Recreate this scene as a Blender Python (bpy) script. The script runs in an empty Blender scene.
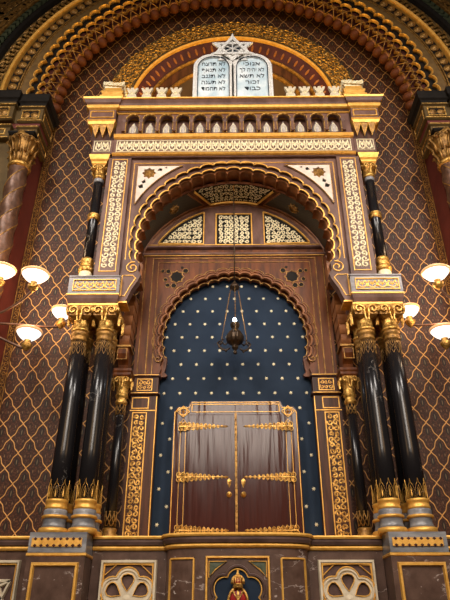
import bpy, bmesh, math, random
from mathutils import Vector, Matrix
from mathutils.geometry import tessellate_polygon
random.seed(7)
PI = math.pi
SC = bpy.context.scene
COL = SC.collection

# ------------------------------------------------------------------ camera
cam = bpy.data.cameras.new('camera')
cam.sensor_fit = 'HORIZONTAL'; cam.sensor_width = 36.0
cam.lens = 583.0 / 450.0 * 36.0
cam.clip_end = 200
co = bpy.data.objects.new('camera', cam); COL.objects.link(co)
TH = math.radians(29.8); YW = -0.0103
def _cam():
    f = Vector((0, math.cos(TH), math.sin(TH))); u = Vector((0, -math.sin(TH), math.cos(TH))); r = Vector((1, 0, 0))
    rz = Matrix.Rotation(-YW, 3, 'Z')
    rz = Matrix(((math.cos(YW), math.sin(YW), 0), (-math.sin(YW), math.cos(YW), 0), (0, 0, 1)))
    f, u, r = rz @ f, rz @ u, rz @ r
    m = Matrix((r, u, -f)).transposed().to_4x4()
    m.translation = Vector((-0.0825, 0, 1.6))
    return m
co.matrix_world = _cam()
SC.camera = co

# ------------------------------------------------------------------ world, large lights, exposure
w = bpy.data.worlds.new('world'); SC.world = w; w.use_nodes = True
bg = w.node_tree.nodes['Background']
bg.inputs[0].default_value = (1.0, 0.74, 0.50, 1); bg.inputs[1].default_value = 0.045
def area(name, loc, target, sx, sy, power, color, spread=180):
    l = bpy.data.lights.new(name, 'AREA'); l.spread = math.radians(spread); l.shape = 'RECTANGLE'; l.size = sx; l.size_y = sy
    l.energy = power; l.color = color
    o = bpy.data.objects.new(name, l); COL.objects.link(o); o.location = loc
    d = (Vector(target) - Vector(loc)).normalized()
    o.rotation_euler = d.to_track_quat('-Z', 'Y').to_euler()
    return o
# added area lights behind the viewer, no known windows, plus an added warm fill on each side, no real chandelier
area('added_front_light', (0.0, -7.0, 11.8), (0, 9, 6.6), 6.0, 6.4, 360, (1.0, 0.88, 0.76), 75)  # added light, placed so the upper doors reflect it
area('added_high_side_light', (6.5, -1.5, 14.5), (0, 9, 6.5), 3.0, 3.5, 260, (1.0, 0.92, 0.84), 85)  # added from high up so the canopy shades the niche
area('added_high_side_light', (-6.5, -1.5, 14.5), (0, 9, 6.5), 3.0, 3.5, 260, (1.0, 0.92, 0.84), 85)  # same added light on the left
area('warm_fill_light', (4.5, 1.0, 6.5), (0, 9, 4.5), 2.0, 2.0, 70, (1.0, 0.60, 0.28))
area('warm_fill_light', (-4.5, 1.0, 6.5), (0, 9, 4.5), 2.0, 2.0, 70, (1.0, 0.60, 0.28))
# assumed lamps, unseen, hidden behind the cresting that light the wall above the ark
area('assumed_cornice_light', (0, 9.0, 11.75), (0, 9.85, 15.0), 4.4, 0.3, 135, (1.0, 0.62, 0.16))
SC.view_settings.view_transform = 'Standard'
SC.view_settings.look = 'None'
SC.view_settings.gamma = 1
SC.view_settings.use_curve_mapping = False
SC.view_settings.exposure = 0.0

# ------------------------------------------------------------------ shader expression helper
class X_:
    def __init__(s, t, v): s.t = t; s.v = v
    def _m(s, op, *a):
        n = s.t.nodes.new('ShaderNodeMath'); n.operation = op
        for i, q in enumerate((s,) + a):
            q = q.v if isinstance(q, X_) else q
            if isinstance(q, (int, float)): n.inputs[i].default_value = q
            else: s.t.links.new(q, n.inputs[i])
        return X_(s.t, n.outputs[0])
    def __add__(s, o): return s._m('ADD', o)
    def __sub__(s, o): return s._m('SUBTRACT', o)
    def __mul__(s, o): return s._m('MULTIPLY', o)
    def __truediv__(s, o): return s._m('DIVIDE', o)
    def abs(s): return s._m('ABSOLUTE')
    def sin(s): return s._m('SINE')
    def fract(s): return s._m('FRACT')
    def max(s, o): return s._m('MAXIMUM', o)
    def min(s, o): return s._m('MINIMUM', o)
    def sqrt(s): return s._m('SQRT')
    def below(s, e, soft):   # 1 where value < e
        n = s.t.nodes.new('ShaderNodeMapRange'); n.interpolation_type = 'SMOOTHSTEP'
        s.t.links.new(s.v, n.inputs[0])
        n.inputs[1].default_value = e - soft; n.inputs[2].default_value = e + soft
        n.inputs[3].default_value = 1; n.inputs[4].default_value = 0
        return X_(s.t, n.outputs[0])
def newmat(name):
    m = bpy.data.materials.new(name); m.use_nodes = True
    t = m.node_tree; b = t.nodes['Principled BSDF']
    tc = t.nodes.new('ShaderNodeTexCoord')
    return m, t, b, tc
def mixc(t, fac, a, b):
    n = t.nodes.new('ShaderNodeMix'); n.data_type = 'RGBA'
    for q, i in ((fac, 0), (a, 6), (b, 7)):
        q = q.v if isinstance(q, X_) else q
        if isinstance(q, (int, float)): n.inputs[i].default_value = q
        elif isinstance(q, tuple): n.inputs[i].default_value = q if len(q) == 4 else q + (1,)
        else: t.links.new(q, n.inputs[i])
    return n.outputs[2]
def noise(t, tc, scale, detail=4, rough=.6, sx=(1, 1, 1), coord=3):
    mp = t.nodes.new('ShaderNodeMapping'); mp.inputs['Scale'].default_value = sx
    t.links.new(tc.outputs[coord], mp.inputs[0])
    n = t.nodes.new('ShaderNodeTexNoise'); n.inputs['Scale'].default_value = scale
    n.inputs['Detail'].default_value = detail; n.inputs['Roughness'].default_value = rough
    t.links.new(mp.outputs[0], n.inputs['Vector'])
    return X_(t, n.outputs[0])
def bump(t, b, h, strength, dist=.01):
    n = t.nodes.new('ShaderNodeBump'); n.inputs['Strength'].default_value = strength; n.inputs['Distance'].default_value = dist
    t.links.new(h.v, n.inputs['Height']); t.links.new(n.outputs[0], b.inputs['Normal'])
def simple(name, c1, c2, rough=.5, metal=0, scale=6, bumpv=.15, sx=(1, 1, 1), lo=.35, hi=.65, detail=5, coat=0):
    m, t, b, tc = newmat(name)
    n = noise(t, tc, scale, detail, .6, sx)
    f = (n - lo) / (hi - lo)
    cl = f.max(0.0).min(1.0)
    t.links.new(mixc(t, cl, c1, c2), b.inputs['Base Color'])
    b.inputs['Roughness'].default_value = rough; b.inputs['Metallic'].default_value = metal
    b.inputs['Coat Weight'].default_value = coat; b.inputs['Specular IOR Level'].default_value = .5 if metal or rough < .35 else .22
    if bumpv: bump(t, b, noise(t, tc, scale * 4, 4, .6, sx), bumpv)
    return m
M = {}
M['mauve'] = simple('mauve_marbled_wood', (.092, .044, .031), (.185, .100, .078), .40, 0, 3.5, .06, sx=(1, 1, .5))
M['wood'] = simple('warm_walnut_wood', (.060, .015, .003), (.165, .046, .009), .42, 0, 4, .12, sx=(2.5, 1, .35))
M['darkwood'] = simple('dark_walnut_wood', (.030, .010, .005), (.085, .030, .013), .45, 0, 4, .1, sx=(3, 1, .3))
M['soffit'] = simple('russet_wood_soffit', (.15, .052, .018), (.33, .125, .04), .4, 0, 5, .12)
M['gold'] = simple('gilding', (.34, .17, .03), (.88, .53, .14), .36, .7, 22, .6, lo=.42, hi=.58)
M['goldpale'] = simple('pale_gilding', (.78, .66, .38), (.90, .82, .58), .5, .05, 20, .2)
M['golddark'] = simple('old_gilding', (.16, .075, .016), (.44, .23, .05), .42, .5, 12, .6)
M['goldpaint'] = simple('gold_paint', (.68, .34, .055), (.88, .50, .11), .42, .45, 12, .15)
M['silver'] = simple('silvered_stone', (.66, .65, .62), (.88, .87, .84), .42, .1, 30, .5)
M['lily'] = simple('greyish_gesso', (.34, .30, .28), (.62, .57, .50), .4, .1, 26, .5)
M['cream'] = simple('cream_fretwork', (.62, .50, .42), (.74, .63, .54), .6, 0, 8, .2)
M['creamdark'] = simple('cream_stone', (.52, .44, .31), (.66, .58, .43), .55, 0, 9, .2)
M['dado'] = simple('brown_marble', (.065, .036, .030), (.120, .072, .060), .36, 0, 5, .05, detail=8)
M['grey'] = simple('grey_marble', (.11, .115, .13), (.30, .30, .31), .3, 0, 2.6, .05, sx=(1, 1, 3), detail=8)
M['black'] = simple('black_paint', (.005, .0035, .002), (.012, .008, .005), .75, 0, 8, .05)
M['navy'] = simple('navy_paint', (.008, .017, .034), (.013, .025, .046), .8, 0, 2, .03)
M['redwall'] = simple('dull_red_wall', (.105, .020, .014), (.15, .032, .022), .6, 0, 2, .1)
M['maroon'] = simple('maroon_paint', (.040, .010, .007), (.075, .017, .012), .5, 0, 3, .1)
M['redcup'] = simple('red_brown_paint', (.045, .011, .003), (.115, .030, .006), .6, 0, 3, .1)
M['ruby'] = simple('ruby_enamel', (.22, .01, .012), (.34, .02, .02), .25, 0, 3, 0)
M['green'] = simple('verdigris_paint', (.030, .045, .022), (.075, .085, .04), .5, .1, 9, .3)
M['ochre'] = simple('old_ochre_paint', (.12, .062, .014), (.20, .11, .026), .55, .1, 6, .1)
M['olive'] = simple('olive_wall', (.085, .052, .016), (.13, .082, .028), .6, 0, 3, .1)
M['iron'] = simple('dark_bronze', (.030, .018, .010), (.09, .055, .03), .42, .6, 12, .2)
M['bronze'] = simple('brown_bronze', (.085, .040, .024), (.17, .085, .05), .4, .3, 12, .1)
M['floor'] = simple('stone_floor', (.10, .075, .06), (.18, .14, .11), .4, 0, 1.5, .05)
M['plaster'] = simple('dark_plaster', (.05, .03, .02), (.08, .05, .03), .7, 0, 1.5, .05)

def marble_black():
    m, t, b, tc = newmat('black_marble')
    n = noise(t, tc, 1.3, 7, .65, (1, 1, .9)); v = (n - .5).abs()
    n2 = noise(t, tc, .8, 2, .5)
    f = v.below(.0035, .003) * n2.below(.43, .04)
    t.links.new(mixc(t, f, (.010, .009, .010), (.25, .23, .21)), b.inputs['Base Color'])
    b.inputs['Roughness'].default_value = .22; b.inputs['Specular IOR Level'].default_value = .4
    return m
M['marble'] = marble_black()
def dado_mat():
    m, t, b, tc = newmat('brown_veined_marble')
    n = noise(t, tc, 5, 8, .65); base = mixc(t, ((n - .35) / .3).max(0.0).min(1.0), (.064, .034, .024), (.118, .068, .050))
    v = (noise(t, tc, 1.1, 6, .6, (1, 1, 2.2)) - .5).abs().below(.005, .004) * noise(t, tc, 1.2, 2).below(.47, .04)
    sp = noise(t, tc, 16, 2, .5).below(.27, .02)
    t.links.new(mixc(t, v.max(sp) * .7, base, (.50, .42, .38)), b.inputs['Base Color'])
    b.inputs['Roughness'].default_value = .3
    return m
M['dadov'] = dado_mat()
def damask():
    m, t, b, tc = newmat('damask_wall_painting')
    s = t.nodes.new('ShaderNodeSeparateXYZ'); t.links.new(tc.outputs[3], s.inputs[0])
    xr = X_(t, s.outputs[0]); x = xr.abs() + xr.below(0.0, .001) * -.055 + .055; z = X_(t, s.outputs[2])
    a = (x - 3.334) / .347; c = (z - 4.763) / .510
    p = a + c; q = a - c
    pw = p - ((q * (2 * PI)).sin() * .036 - (q * (4 * PI)).sin() * .018)
    qw = q - ((p * (2 * PI)).sin() * .036 - (p * (4 * PI)).sin() * .018)
    dp = ((pw + .5).fract() - .5).abs(); dq = ((qw + .5).fract() - .5).abs()
    d = dp.min(dq)
    line = d.below(.024, .012)
    inner = ((d - .105).abs()).below(.012, .01)
    # motif in the middle of each lozenge
    u = (p.fract() - .5); v = (q.fract() - .5)
    lx = (u + v) * .5; lz = (u - v) * .5
    up = lz - .20
    leaf = ((lx * 1.5) * (lx * 1.5) + up * up).sqrt().below(.15, .03)
    slit = ((lx * 4.5) * (lx * 4.5) + up * up).sqrt().below(.085, .03)
    lz2 = lz + .10
    side = (((lx.abs() - .14) * 2.0) * ((lx.abs() - .14) * 2.0) + lz2 * lz2).sqrt()
    heart = ((side - .10).abs()).below(.02, .015)
    nz = noise(t, tc, 34, 3, .7)
    speck = nz.below(.46, .02)
    c0 = mixc(t, speck, (.044, .014, .007), (.100, .038, .016))
    c1 = mixc(t, leaf * .9, c0, (.016, .012, .009))
    c2 = mixc(t, slit * .75, c1, (.24, .17, .09))
    c3 = mixc(t, (heart * .6).max(inner * .55), c2, (.018, .012, .009))
    spot = side.below(.045, .02)
    c3 = mixc(t, spot * .6, c3, (.26, .15, .07))
    c4 = mixc(t, line, c3, (.66, .35, .11))
    t.links.new(c4, b.inputs['Base Color'])
    t.links.new((line * .35).v, b.inputs['Metallic'])
    b.inputs['Roughness'].default_value = .52
    b.inputs['Specular IOR Level'].default_value = .25
    bump(t, b, line + nz * .3, .35, .012)
    return m
M['damask'] = damask()
def fine_mesh():
    m, t, b, tc = newmat('dark_perforated_screen')
    s = t.nodes.new('ShaderNodeSeparateXYZ'); t.links.new(tc.outputs[3], s.inputs[0])
    x = X_(t, s.outputs[0]) / .05; y = X_(t, s.outputs[1]) / .05
    p = (x + y).fract(); q = (x - y).fract()
    h = ((p - .5).abs()).max((q - .5).abs()).below(.30, .04)
    t.links.new(mixc(t, h, (.045, .026, .014), (.006, .005, .005)), b.inputs['Base Color'])
    b.inputs['Roughness'].default_value = .5
    return m
M['screen'] = fine_mesh()
def door_mat():
    m, t, b, tc = newmat('dark_varnished_door')
    n = noise(t, tc, 5, 5, .6, (4, 1, .3))
    t.links.new(mixc(t, n, (.022, .006, .005), (.070, .020, .014)), b.inputs['Base Color'])
    b.inputs['Roughness'].default_value = .18; b.inputs['Specular IOR Level'].default_value = .25
    bump(t, b, noise(t, tc, 2.6, 2, .4, (3.6, 1, .30)), .30, .05)
    return m
M['door'] = door_mat()
def glow(name, col, strength, ecol=None):
    m, t, b, tc = newmat(name)
    n = noise(t, tc, 3, 2)
    t.links.new(mixc(t, n, col, tuple(min(1, c * 1.03) for c in col)), b.inputs['Base Color'])
    b.inputs['Emission Color'].default_value = (ecol or col) + (1,); b.inputs['Emission Strength'].default_value = strength
    b.inputs['Roughness'].default_value = .3
    return m
M['bowl'] = glow('lit_opal_glass', (.95, .93, .88), 1.5, (1.0, .93, .82))
M['rim'] = glow('amber_glass_rim', (.90, .50, .22), .45, (1.0, .55, .25))
M['bulb'] = glow('lit_bulb', (.95, .96, 1.0), 30.0, (.85, .92, 1.0))
M['tablet'] = simple('pale_blue_stone', (.42, .58, .68), (.80, .88, .92), .28, 0, 3.0, .02, sx=(1, 1, .8))

# ------------------------------------------------------------------ mesh builder
class MB:
    def __init__(s): s.v = []; s.f = []; s.mi = []; s.sm = []; s.cur = 0
    def add(s, vs, fs, smooth=False):
        o = len(s.v); s.v += [tuple(p) for p in vs]
        for f in fs: s.f.append(tuple(i + o for i in f)); s.mi.append(s.cur); s.sm.append(smooth)
    def box(s, x0, x1, y0, y1, z0, z1):
        s.loft(x0, x1, y0, y1, [(z0, 0), (z1, 0)])
    def loft(s, x0, x1, y0, y1, prof):       # prof: (z, outset) rings of a rectangular stack
        vs = []; fs = []
        for z, o in prof: vs += [(x0 - o, y0 - o, z), (x1 + o, y0 - o, z), (x1 + o, y1 + o, z), (x0 - o, y1 + o, z)]
        n = len(prof)
        for i in range(n - 1):
            for k in range(4): fs.append((i * 4 + k, i * 4 + (k + 1) % 4, i * 4 + 4 + (k + 1) % 4, i * 4 + 4 + k))
        fs.append((3, 2, 1, 0)); e = (n - 1) * 4; fs.append((e, e + 1, e + 2, e + 3))
        s.add(vs, fs)
    def lathe(s, cx, cy, prof, n=20, flute=None, smooth=True):
        vs = []; fs = []
        for r, z in prof:
            for k in range(n):
                a = 2 * PI * k / n; rr = r * (1 + (flute(k, z) if flute else 0))
                vs.append((cx + rr * math.cos(a), cy + rr * math.sin(a), z))
        m = len(prof)
        for i in range(m - 1):
            for k in range(n): fs.append((i * n + k, i * n + (k + 1) % n, (i + 1) * n + (k + 1) % n, (i + 1) * n + k))
        fs.append(tuple(range(n))[::-1]); fs.append(tuple((m - 1) * n + k for k in range(n)))
        s.add(vs, fs, smooth)
    def tube(s, pts, r, n=6, closed=False):
        pts = [Vector(p) for p in pts]; m = len(pts)
        vs = []; fs = []; up = None
        for i, p in enumerate(pts):
            a = pts[(i - 1) % m] if (i > 0 or closed) else p; b = pts[(i + 1) % m] if (i < m - 1 or closed) else p
            t = (b - a).normalized()
            if up is None: up = t.orthogonal().normalized()
            up = (up - t * up.dot(t))
            up = up.normalized() if up.length > 1e-6 else t.orthogonal().normalized()
            sd = t.cross(up); rr = r(i / max(1, m - 1)) if callable(r) else r
            for k in range(n):
                q = 2 * PI * k / n; vs.append(p + up * (math.cos(q) * rr) + sd * (math.sin(q) * rr))
        for i in range(m if closed else m - 1):
            j = (i + 1) % m
            for k in range(n): fs.append((i * n + k, i * n + (k + 1) % n, j * n + (k + 1) % n, j * n + k))
        if not closed: fs.append(tuple(range(n))[::-1]); fs.append(tuple((m - 1) * n + k for k in range(n)))
        s.add(vs, fs, True)
    def plate(s, outer, holes, y0, y1, mp=None):   # XZ polygon with holes, front at y0, back at y1
        loops = [outer] + list(holes)
        mp = mp or (lambda x, z, y: (x, y, z))
        tri = tessellate_polygon([[Vector((x, z, 0)) for x, z in l] for l in loops])
        flat = [p for l in loops for p in l]; n = len(flat)
        vs = [mp(x, z, y0) for x, z in flat] + [mp(x, z, y1) for x, z in flat]
        fs = [tuple(t) for t in tri] + [tuple(i + n for i in t)[::-1] for t in tri]
        o = 0
        for l in loops:
            m = len(l)
            for i in range(m): fs.append((o + i, o + (i + 1) % m, n + o + (i + 1) % m, n + o + i))
            o += m
        s.add(vs, fs)
    def ribbon(s, pts, wd, mp, h=.01, closed=False):   # raised flat strip, mp(u, v, d) -> 3d
        m = len(pts)
        if m < 2: return
        vs = []; fs = []
        for i, (u, v) in enumerate(pts):
            a = pts[(i - 1) % m] if (i > 0 or closed) else pts[i]; b = pts[(i + 1) % m] if (i < m - 1 or closed) else pts[i]
            dx, dz = b[0] - a[0], b[1] - a[1]; L = math.hypot(dx, dz) or 1; nx, nz = -dz / L, dx / L
            ww = (wd(i / (m - 1)) if callable(wd) else wd) / 2
            vs += [mp(u + nx * ww, v + nz * ww, 0), mp(u + nx * ww * .5, v + nz * ww * .5, h), mp(u - nx * ww * .5, v - nz * ww * .5, h), mp(u - nx * ww, v - nz * ww, 0)]
        for i in range(m if closed else m - 1):
            j = (i + 1) % m
            for k in range(3): fs.append((i * 4 + k, i * 4 + k + 1, j * 4 + k + 1, j * 4 + k))
        s.add(vs, fs)
    def sweep(s, pts, prof, mp, closed=False):     # prof: (offset along normal, depth) section swept along 2-d path
        m = len(pts); q = len(prof); vs = []; fs = []
        for i, (u, v) in enumerate(pts):
            a = pts[(i - 1) % m] if (i > 0 or closed) else pts[i]; b = pts[(i + 1) % m] if (i < m - 1 or closed) else pts[i]
            dx, dz = b[0] - a[0], b[1] - a[1]; L = math.hypot(dx, dz) or 1; nx, nz = -dz / L, dx / L
            for o, d in prof: vs.append(mp(u + nx * o, v + nz * o, d))
        for i in range(m if closed else m - 1):
            j = (i + 1) % m
            for k in range(q - 1): fs.append((i * q + k, i * q + k + 1, j * q + k + 1, j * q + k))
        s.add(vs, fs)
    def disc(s, pts, mp, h=.008):      # small raised polygon
        cx = sum(p[0] for p in pts) / len(pts); cz = sum(p[1] for p in pts) / len(pts); m = len(pts)
        vs = [mp(u, v, 0) for u, v in pts] + [mp(cx, cz, h)]
        s.add(vs, [(i, (i + 1) % m, m) for i in range(m)])
    def mirror(s, o):                  # append o mirrored in x
        n = len(s.v); s.v += [(-x, y, z) for x, y, z in o.v]
        for f, a, b in zip(o.f, o.mi, o.sm): s.f.append(tuple(i + n for i in f[::-1])); s.mi.append(a); s.sm.append(b)
    def build(s, name, mat, parent=None, origin=None, fixn=True):
        me = bpy.data.meshes.new(name)
        ox = Vector(origin) if origin else Vector((0, 0, 0))
        me.from_pydata([tuple(Vector(p) - ox) for p in s.v], [], s.f)
        mats = mat if isinstance(mat, (list, tuple)) else [mat]
        for k in mats: me.materials.append(k)
        me.polygons.foreach_set('material_index', s.mi); me.polygons.foreach_set('use_smooth', s.sm)
        if fixn:
            bm = bmesh.new(); bm.from_mesh(me); bmesh.ops.recalc_face_normals(bm, faces=bm.faces); bm.to_mesh(me); bm.free()
        o = bpy.data.objects.new(name, me); COL.objects.link(o); o.location = ox
        if parent: o.parent = parent
        return o
def parent_loc(p):
    l = Vector(p.location)
    while p.parent: p = p.parent; 
    return l
def thing(name, label, cat, loc=(0, 0, 0), group=None):
    o = bpy.data.objects.new(name, None); COL.objects.link(o); o.location = loc; o.empty_display_size = .1
    o['label'] = label; o['category'] = cat
    if group: o['group'] = group
    return o
def tag(o, label, cat, group=None):
    o['label'] = label; o['category'] = cat
    if group: o['group'] = group
    return o
def struct(o): o['kind'] = 'structure'; return o
def part(mb, name, mat, parent):
    """world-coordinate mesh as a part of a thing whose Empty is anywhere"""
    me = mb.build(name, mat)
    me.parent = parent
    root = parent; off = Vector((0, 0, 0))
    while root: off += Vector(root.location); root = root.parent
    me.location = Vector(me.location) - off
    return me
def flat(y):                            # mapping for ornament on a wall facing the viewer
    return lambda u, v, d: (u, y - d, v)
def circ(cx, cz, r, n=16, a0=0, a1=2 * PI): return [(cx + r * math.cos(a0 + (a1 - a0) * i / n), cz + r * math.sin(a0 + (a1 - a0) * i / n)) for i in range(n if abs(a1 - a0 - 2 * PI) < 1e-6 else n + 1)]
def rect(x0, x1, z0, z1): return [(x0, z0), (x1, z0), (x1, z1), (x0, z1)]
def spiral(cx, cz, r, a0, turns, sgn=1, n=14, rend=.18):
    return [(cx + r * (1 - (1 - rend) * i / n) * math.cos(a0 + sgn * turns * 2 * PI * i / n), cz + r * (1 - (1 - rend) * i / n) * math.sin(a0 + sgn * turns * 2 * PI * i / n)) for i in range(n + 1)]
def lobed(cx, cz, r, n, a0, a1, d, k=8, e=1.0):   # scalloped arc, cusps pointing inward
    pts = []
    for i in range(n):
        for j in range(k):
            t = j / k; a = a0 + (a1 - a0) * (i + t) / n; q = 2 * t - 1
            rr = r - d + d * math.sqrt(max(0, 1 - q * q)) ** e
            pts.append((cx + rr * math.cos(a), cz + rr * math.sin(a)))
    a = a1; pts.append((cx + (r - d) * math.cos(a), cz + (r - d) * math.sin(a)))
    return pts
def star(cx, cz, r, n=6, q=.5, a0=PI / 2):
    return [(cx + (r if i % 2 == 0 else r * q) * math.cos(a0 + PI * i / n), cz + (r if i % 2 == 0 else r * q) * math.sin(a0 + PI * i / n)) for i in range(2 * n)]
def frame(mb, x0, x1, z0, z1, wd, mp, h=.015):   # raised picture-frame moulding
    p = rect(x0, x1, z0, z1)
    prof = [(0, 0), (-.0 + wd * .25, h), (wd * .75, h), (wd, 0)]
    o = [(x0, z0), (x1, z0), (x1, z1), (x0, z1)]
    vs = []; fs = []
    for off, d in prof:
        for (x, z), sx, sz in zip(o, (1, -1, -1, 1), (1, 1, -1, -1)): vs.append(mp(x + sx * off, z + sz * off, d))
    for i in range(len(prof) - 1):
        for k in range(4): fs.append((i * 4 + k, i * 4 + (k + 1) % 4, i * 4 + 4 + (k + 1) % 4, i * 4 + 4 + k))
    mb.add(vs, fs)
def poly_frame(mb, pts, wd, mp, h=.012): mb.ribbon(pts, wd, mp, h, closed=True)
def strip_v(mb, x0, x1, z0, z1, y, wd, unit):    # running gilt scroll, vertical
    cx = (x0 + x1) / 2; hw = (x1 - x0) / 2; n = max(1, round((z1 - z0) / unit)); u = (z1 - z0) / n; mp = flat(y)
    for i in range(n):
        zb = z0 + i * u
        for sg in (-1, 1):
            mb.ribbon([(cx + sg * hw * .10, zb), (cx + sg * hw * .75, zb + u * .22), (cx + sg * hw * .9, zb + u * .45), (cx + sg * hw * .55, zb + u * .62), (cx + sg * hw * .28, zb + u * .48), (cx + sg * hw * .5, zb + u * .38)], wd, mp, .012)
            mb.ribbon([(cx + sg * hw * .1, zb + u * .5), (cx + sg * hw * .7, zb + u * .78), (cx + sg * hw * .85, zb + u * .92), (cx + sg * hw * .4, zb + u)], wd * .9, mp, .012)
        mb.disc([(cx, zb + u * .28), (cx + hw * .25, zb + u * .5), (cx, zb + u * .75), (cx - hw * .25, zb + u * .5)], mp, .018)
def strip_h(mb, x0, x1, z0, z1, y, wd, unit, mpf=None):     # running gilt scroll, horizontal
    n = max(1, round((x1 - x0) / unit)); u = (x1 - x0) / n; h = z1 - z0; mp = mpf or flat(y)
    for i in range(n):
        xb = x0 + i * u; cx = xb + u / 2
        for sg in (-1, 1):
            mb.ribbon([(cx, z0), (cx + sg * u * .38, z0 + h * .25), (cx + sg * u * .42, z0 + h * .62), (cx + sg * u * .2, z0 + h * .85), (cx + sg * u * .1, z0 + h * .6), (cx + sg * u * .2, z0 + h * .45)], wd, mp, .01)
            mb.ribbon([(cx + sg * u * .5, z0 + h * .1), (cx + sg * u * .47, z0 + h * .5), (cx + sg * u * .3, z1)], wd * .8, mp, .01)
        mb.disc([(cx, z0 + h * .2), (cx + u * .1, z0 + h * .5), (cx, z1), (cx - u * .1, z0 + h * .5)], mp, .014)
def fill(mb, inside, x0, x1, z0, z1, s, wd, mp, h=.008):   # symmetric scrollwork filling a panel
    nx = max(1, round((x1 - x0) / s)); nz = max(1, round((z1 - z0) / s)); sx = (x1 - x0) / nx; sz = (z1 - z0) / nz
    for i in range(nx):
        for j in range(nz):
            cx = x0 + (i + .5) * sx; cz = z0 + (j + .5) * sz
            mirrored = cx < (x0 + x1) / 2
            ccx = (x0 + x1) - cx if mirrored else cx
            rng = random.Random(int(ccx * 997) * 31 + int(cz * 991))
            a0 = rng.random() * 2 * PI; sgn = 1 if (i + j) % 2 else -1; r = min(sx, sz) * (.42 + .16 * rng.random())
            def put(pts):
                seg = []
                for p in pts:
                    q = ((x0 + x1) - p[0], p[1]) if mirrored else p
                    if inside(*q): seg.append(q)
                    else:
                        if len(seg) > 1: mb.ribbon(seg, wd, mp, h)
                        seg = []
                if len(seg) > 1: mb.ribbon(seg, wd, mp, h)
            put(spiral(ccx, cz, r, a0, 1.15, sgn, 13))
            for k in range(3):
                aa = a0 + k * 2.1; lx = ccx + r * 1.0 * math.cos(aa); lz = cz + r * 1.0 * math.sin(aa)
                l = r * .34
                pp = [(lx - l * math.cos(aa + .8), lz - l * math.sin(aa + .8)), (lx + l * .5 * math.sin(aa), lz - l * .5 * math.cos(aa)), (lx + l * math.cos(aa + .8), lz + l * math.sin(aa + .8)), (lx - l * .5 * math.sin(aa), lz + l * .5 * math.cos(aa))]
                if mirrored: pp = [((x0 + x1) - a, b) for a, b in pp]
                if all(inside(*q) for q in pp): mb.disc(pp, mp, h * 1.2)
def always(x, z): return True
SIDES = ((-1, 'left'), (1, 'right'))

# ================================================================== STRUCTURE
mb = MB(); mb.box(-9, 9, -9, 13, -.2, 0); struct(mb.build('floor', M['floor']))
# back wall, with the niche of the starry panel and the blind arch cut out
WY = 9.8
mb = MB()
niche = [(-1.5, 2.5), (1.5, 2.5), (1.5, 7.95), (-1.5, 7.95)]
AZ = 12.6; AR = 2.44
blind = circ(0, AZ, AR, 56)
mb.plate([(-5.2, 0), (5.2, 0), (5.2, 18.6), (-5.2, 18.6)], [niche, blind], WY, WY + .05)
struct(mb.build('wall_back', M['damask']))
mb = MB(); mb.box(-3.2, 3.2, 11.2, 11.3, 9.5, 15.8); mb.box(-1.6, 1.6, 10.05, 10.1, 2, 8.1)
struct(mb.build('wall_niche', M['plaster']))
# front wall of the chancel arch
CZ = 12.0
mb = MB()
op = [(-7.5, 0), (-7.5, 20), (7.5, 20), (7.5, 0), (4.62, 0), (4.62, CZ)] + circ(0, CZ, 4.62, 60, 0, PI)[1:-1] + [(-4.62, CZ), (-4.62, 0)]
mb.plate(op, [], 9.05, 9.2)
struct(mb.build('wall_front', M['olive']))
mb = MB()    # arch soffit between front and back wall
pts = [(4.64 * math.cos(a), CZ + 4.64 * math.sin(a)) for a in [PI * i / 60 for i in range(61)]]
mb.sweep(pts, [(0, -9.2), (0, -9.8)], lambda u, v, d: (u, -d, v))
struct(mb.build('trim_1', M['maroon']))
for sg, nm in SIDES:
    mb = MB(); x0, x1 = sorted((sg * 4.28, sg * 4.75)); mb.box(x0, x1, 9.2, 9.8, 0, 11.0)
    struct(mb.build('wall_' + nm, M['redwall']))
    mb = MB()
    x0, x1 = sorted((sg * 4.12, sg * 4.27))
    mb.box(x0, x1, 9.78, 9.8, 2.8, 13.0); o = mb.build('trim_2' if sg < 0 else 'trim_3', M['darkwood']); struct(o)
    mb = MB()
    fill(mb, always, x0 + .025, x1 - .025, 2.8, 12.6, .095, .018, flat(9.78))
    for xx in (x0 + .012, x1 - .012): mb.ribbon([(xx, 2.8), (xx, 12.9)], .02, flat(9.78), .01)
    k = mb.build('gilt_scroll_border', M['golddark'], None); k.parent = o; k['kind'] = 'structure'

# ================================================================== CHANCEL ARCH
arch = thing('chancel_arch', 'great round scalloped gilded arch spanning the wall over the ark', 'arch', (0, 9.0, CZ))
def polar(y):
    return lambda u, v, d: (v * math.cos(u), y - d, CZ + v * math.sin(u))
def ring(name, prof, mat, a0=0.0, a1=PI, n=90):
    mb = MB()
    pts = [a0 + (a1 - a0) * i / n for i in range(n + 1)]
    vs = []; fs = []; q = len(prof)
    for a in pts:
        for r, y in prof: vs.append((r * math.cos(a), y, CZ + r * math.sin(a)))
    for i in range(n):
        for k in range(q - 1): fs.append((i * q + k, i * q + k + 1, i * q + q + k + 1, i * q + q + k))
    mb.add(vs, fs, False)
    return mb
def addring(name, prof, mat): return part(ring(name, prof, mat), name, mat, arch)
addring('gilt_ring', [(5.13, 9.06), (5.15, 8.93), (5.19, 8.90), (5.23, 8.93), (5.25, 9.06)], M['goldpaint'])
addring('thin_gilt_ring', [(4.78, 9.05), (4.79, 8.99), (4.82, 8.99), (4.83, 9.05)], M['golddark'])
addring('gilt_fillet', [(4.86, 9.04), (4.86, 9.01), (4.89, 9.01), (4.89, 9.04)], M['golddark'])
addring('medallion_ground', [(4.89, 9.03), (5.13, 9.03)], M['black'])
addring('dark_cove', [(5.60, 9.04), (5.64, 8.95), (5.70, 8.90), (5.78, 8.98)], M['black'])
addring('green_rope_ground', [(5.78, 9.0), (5.98, 9.0)], M['black'])
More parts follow.
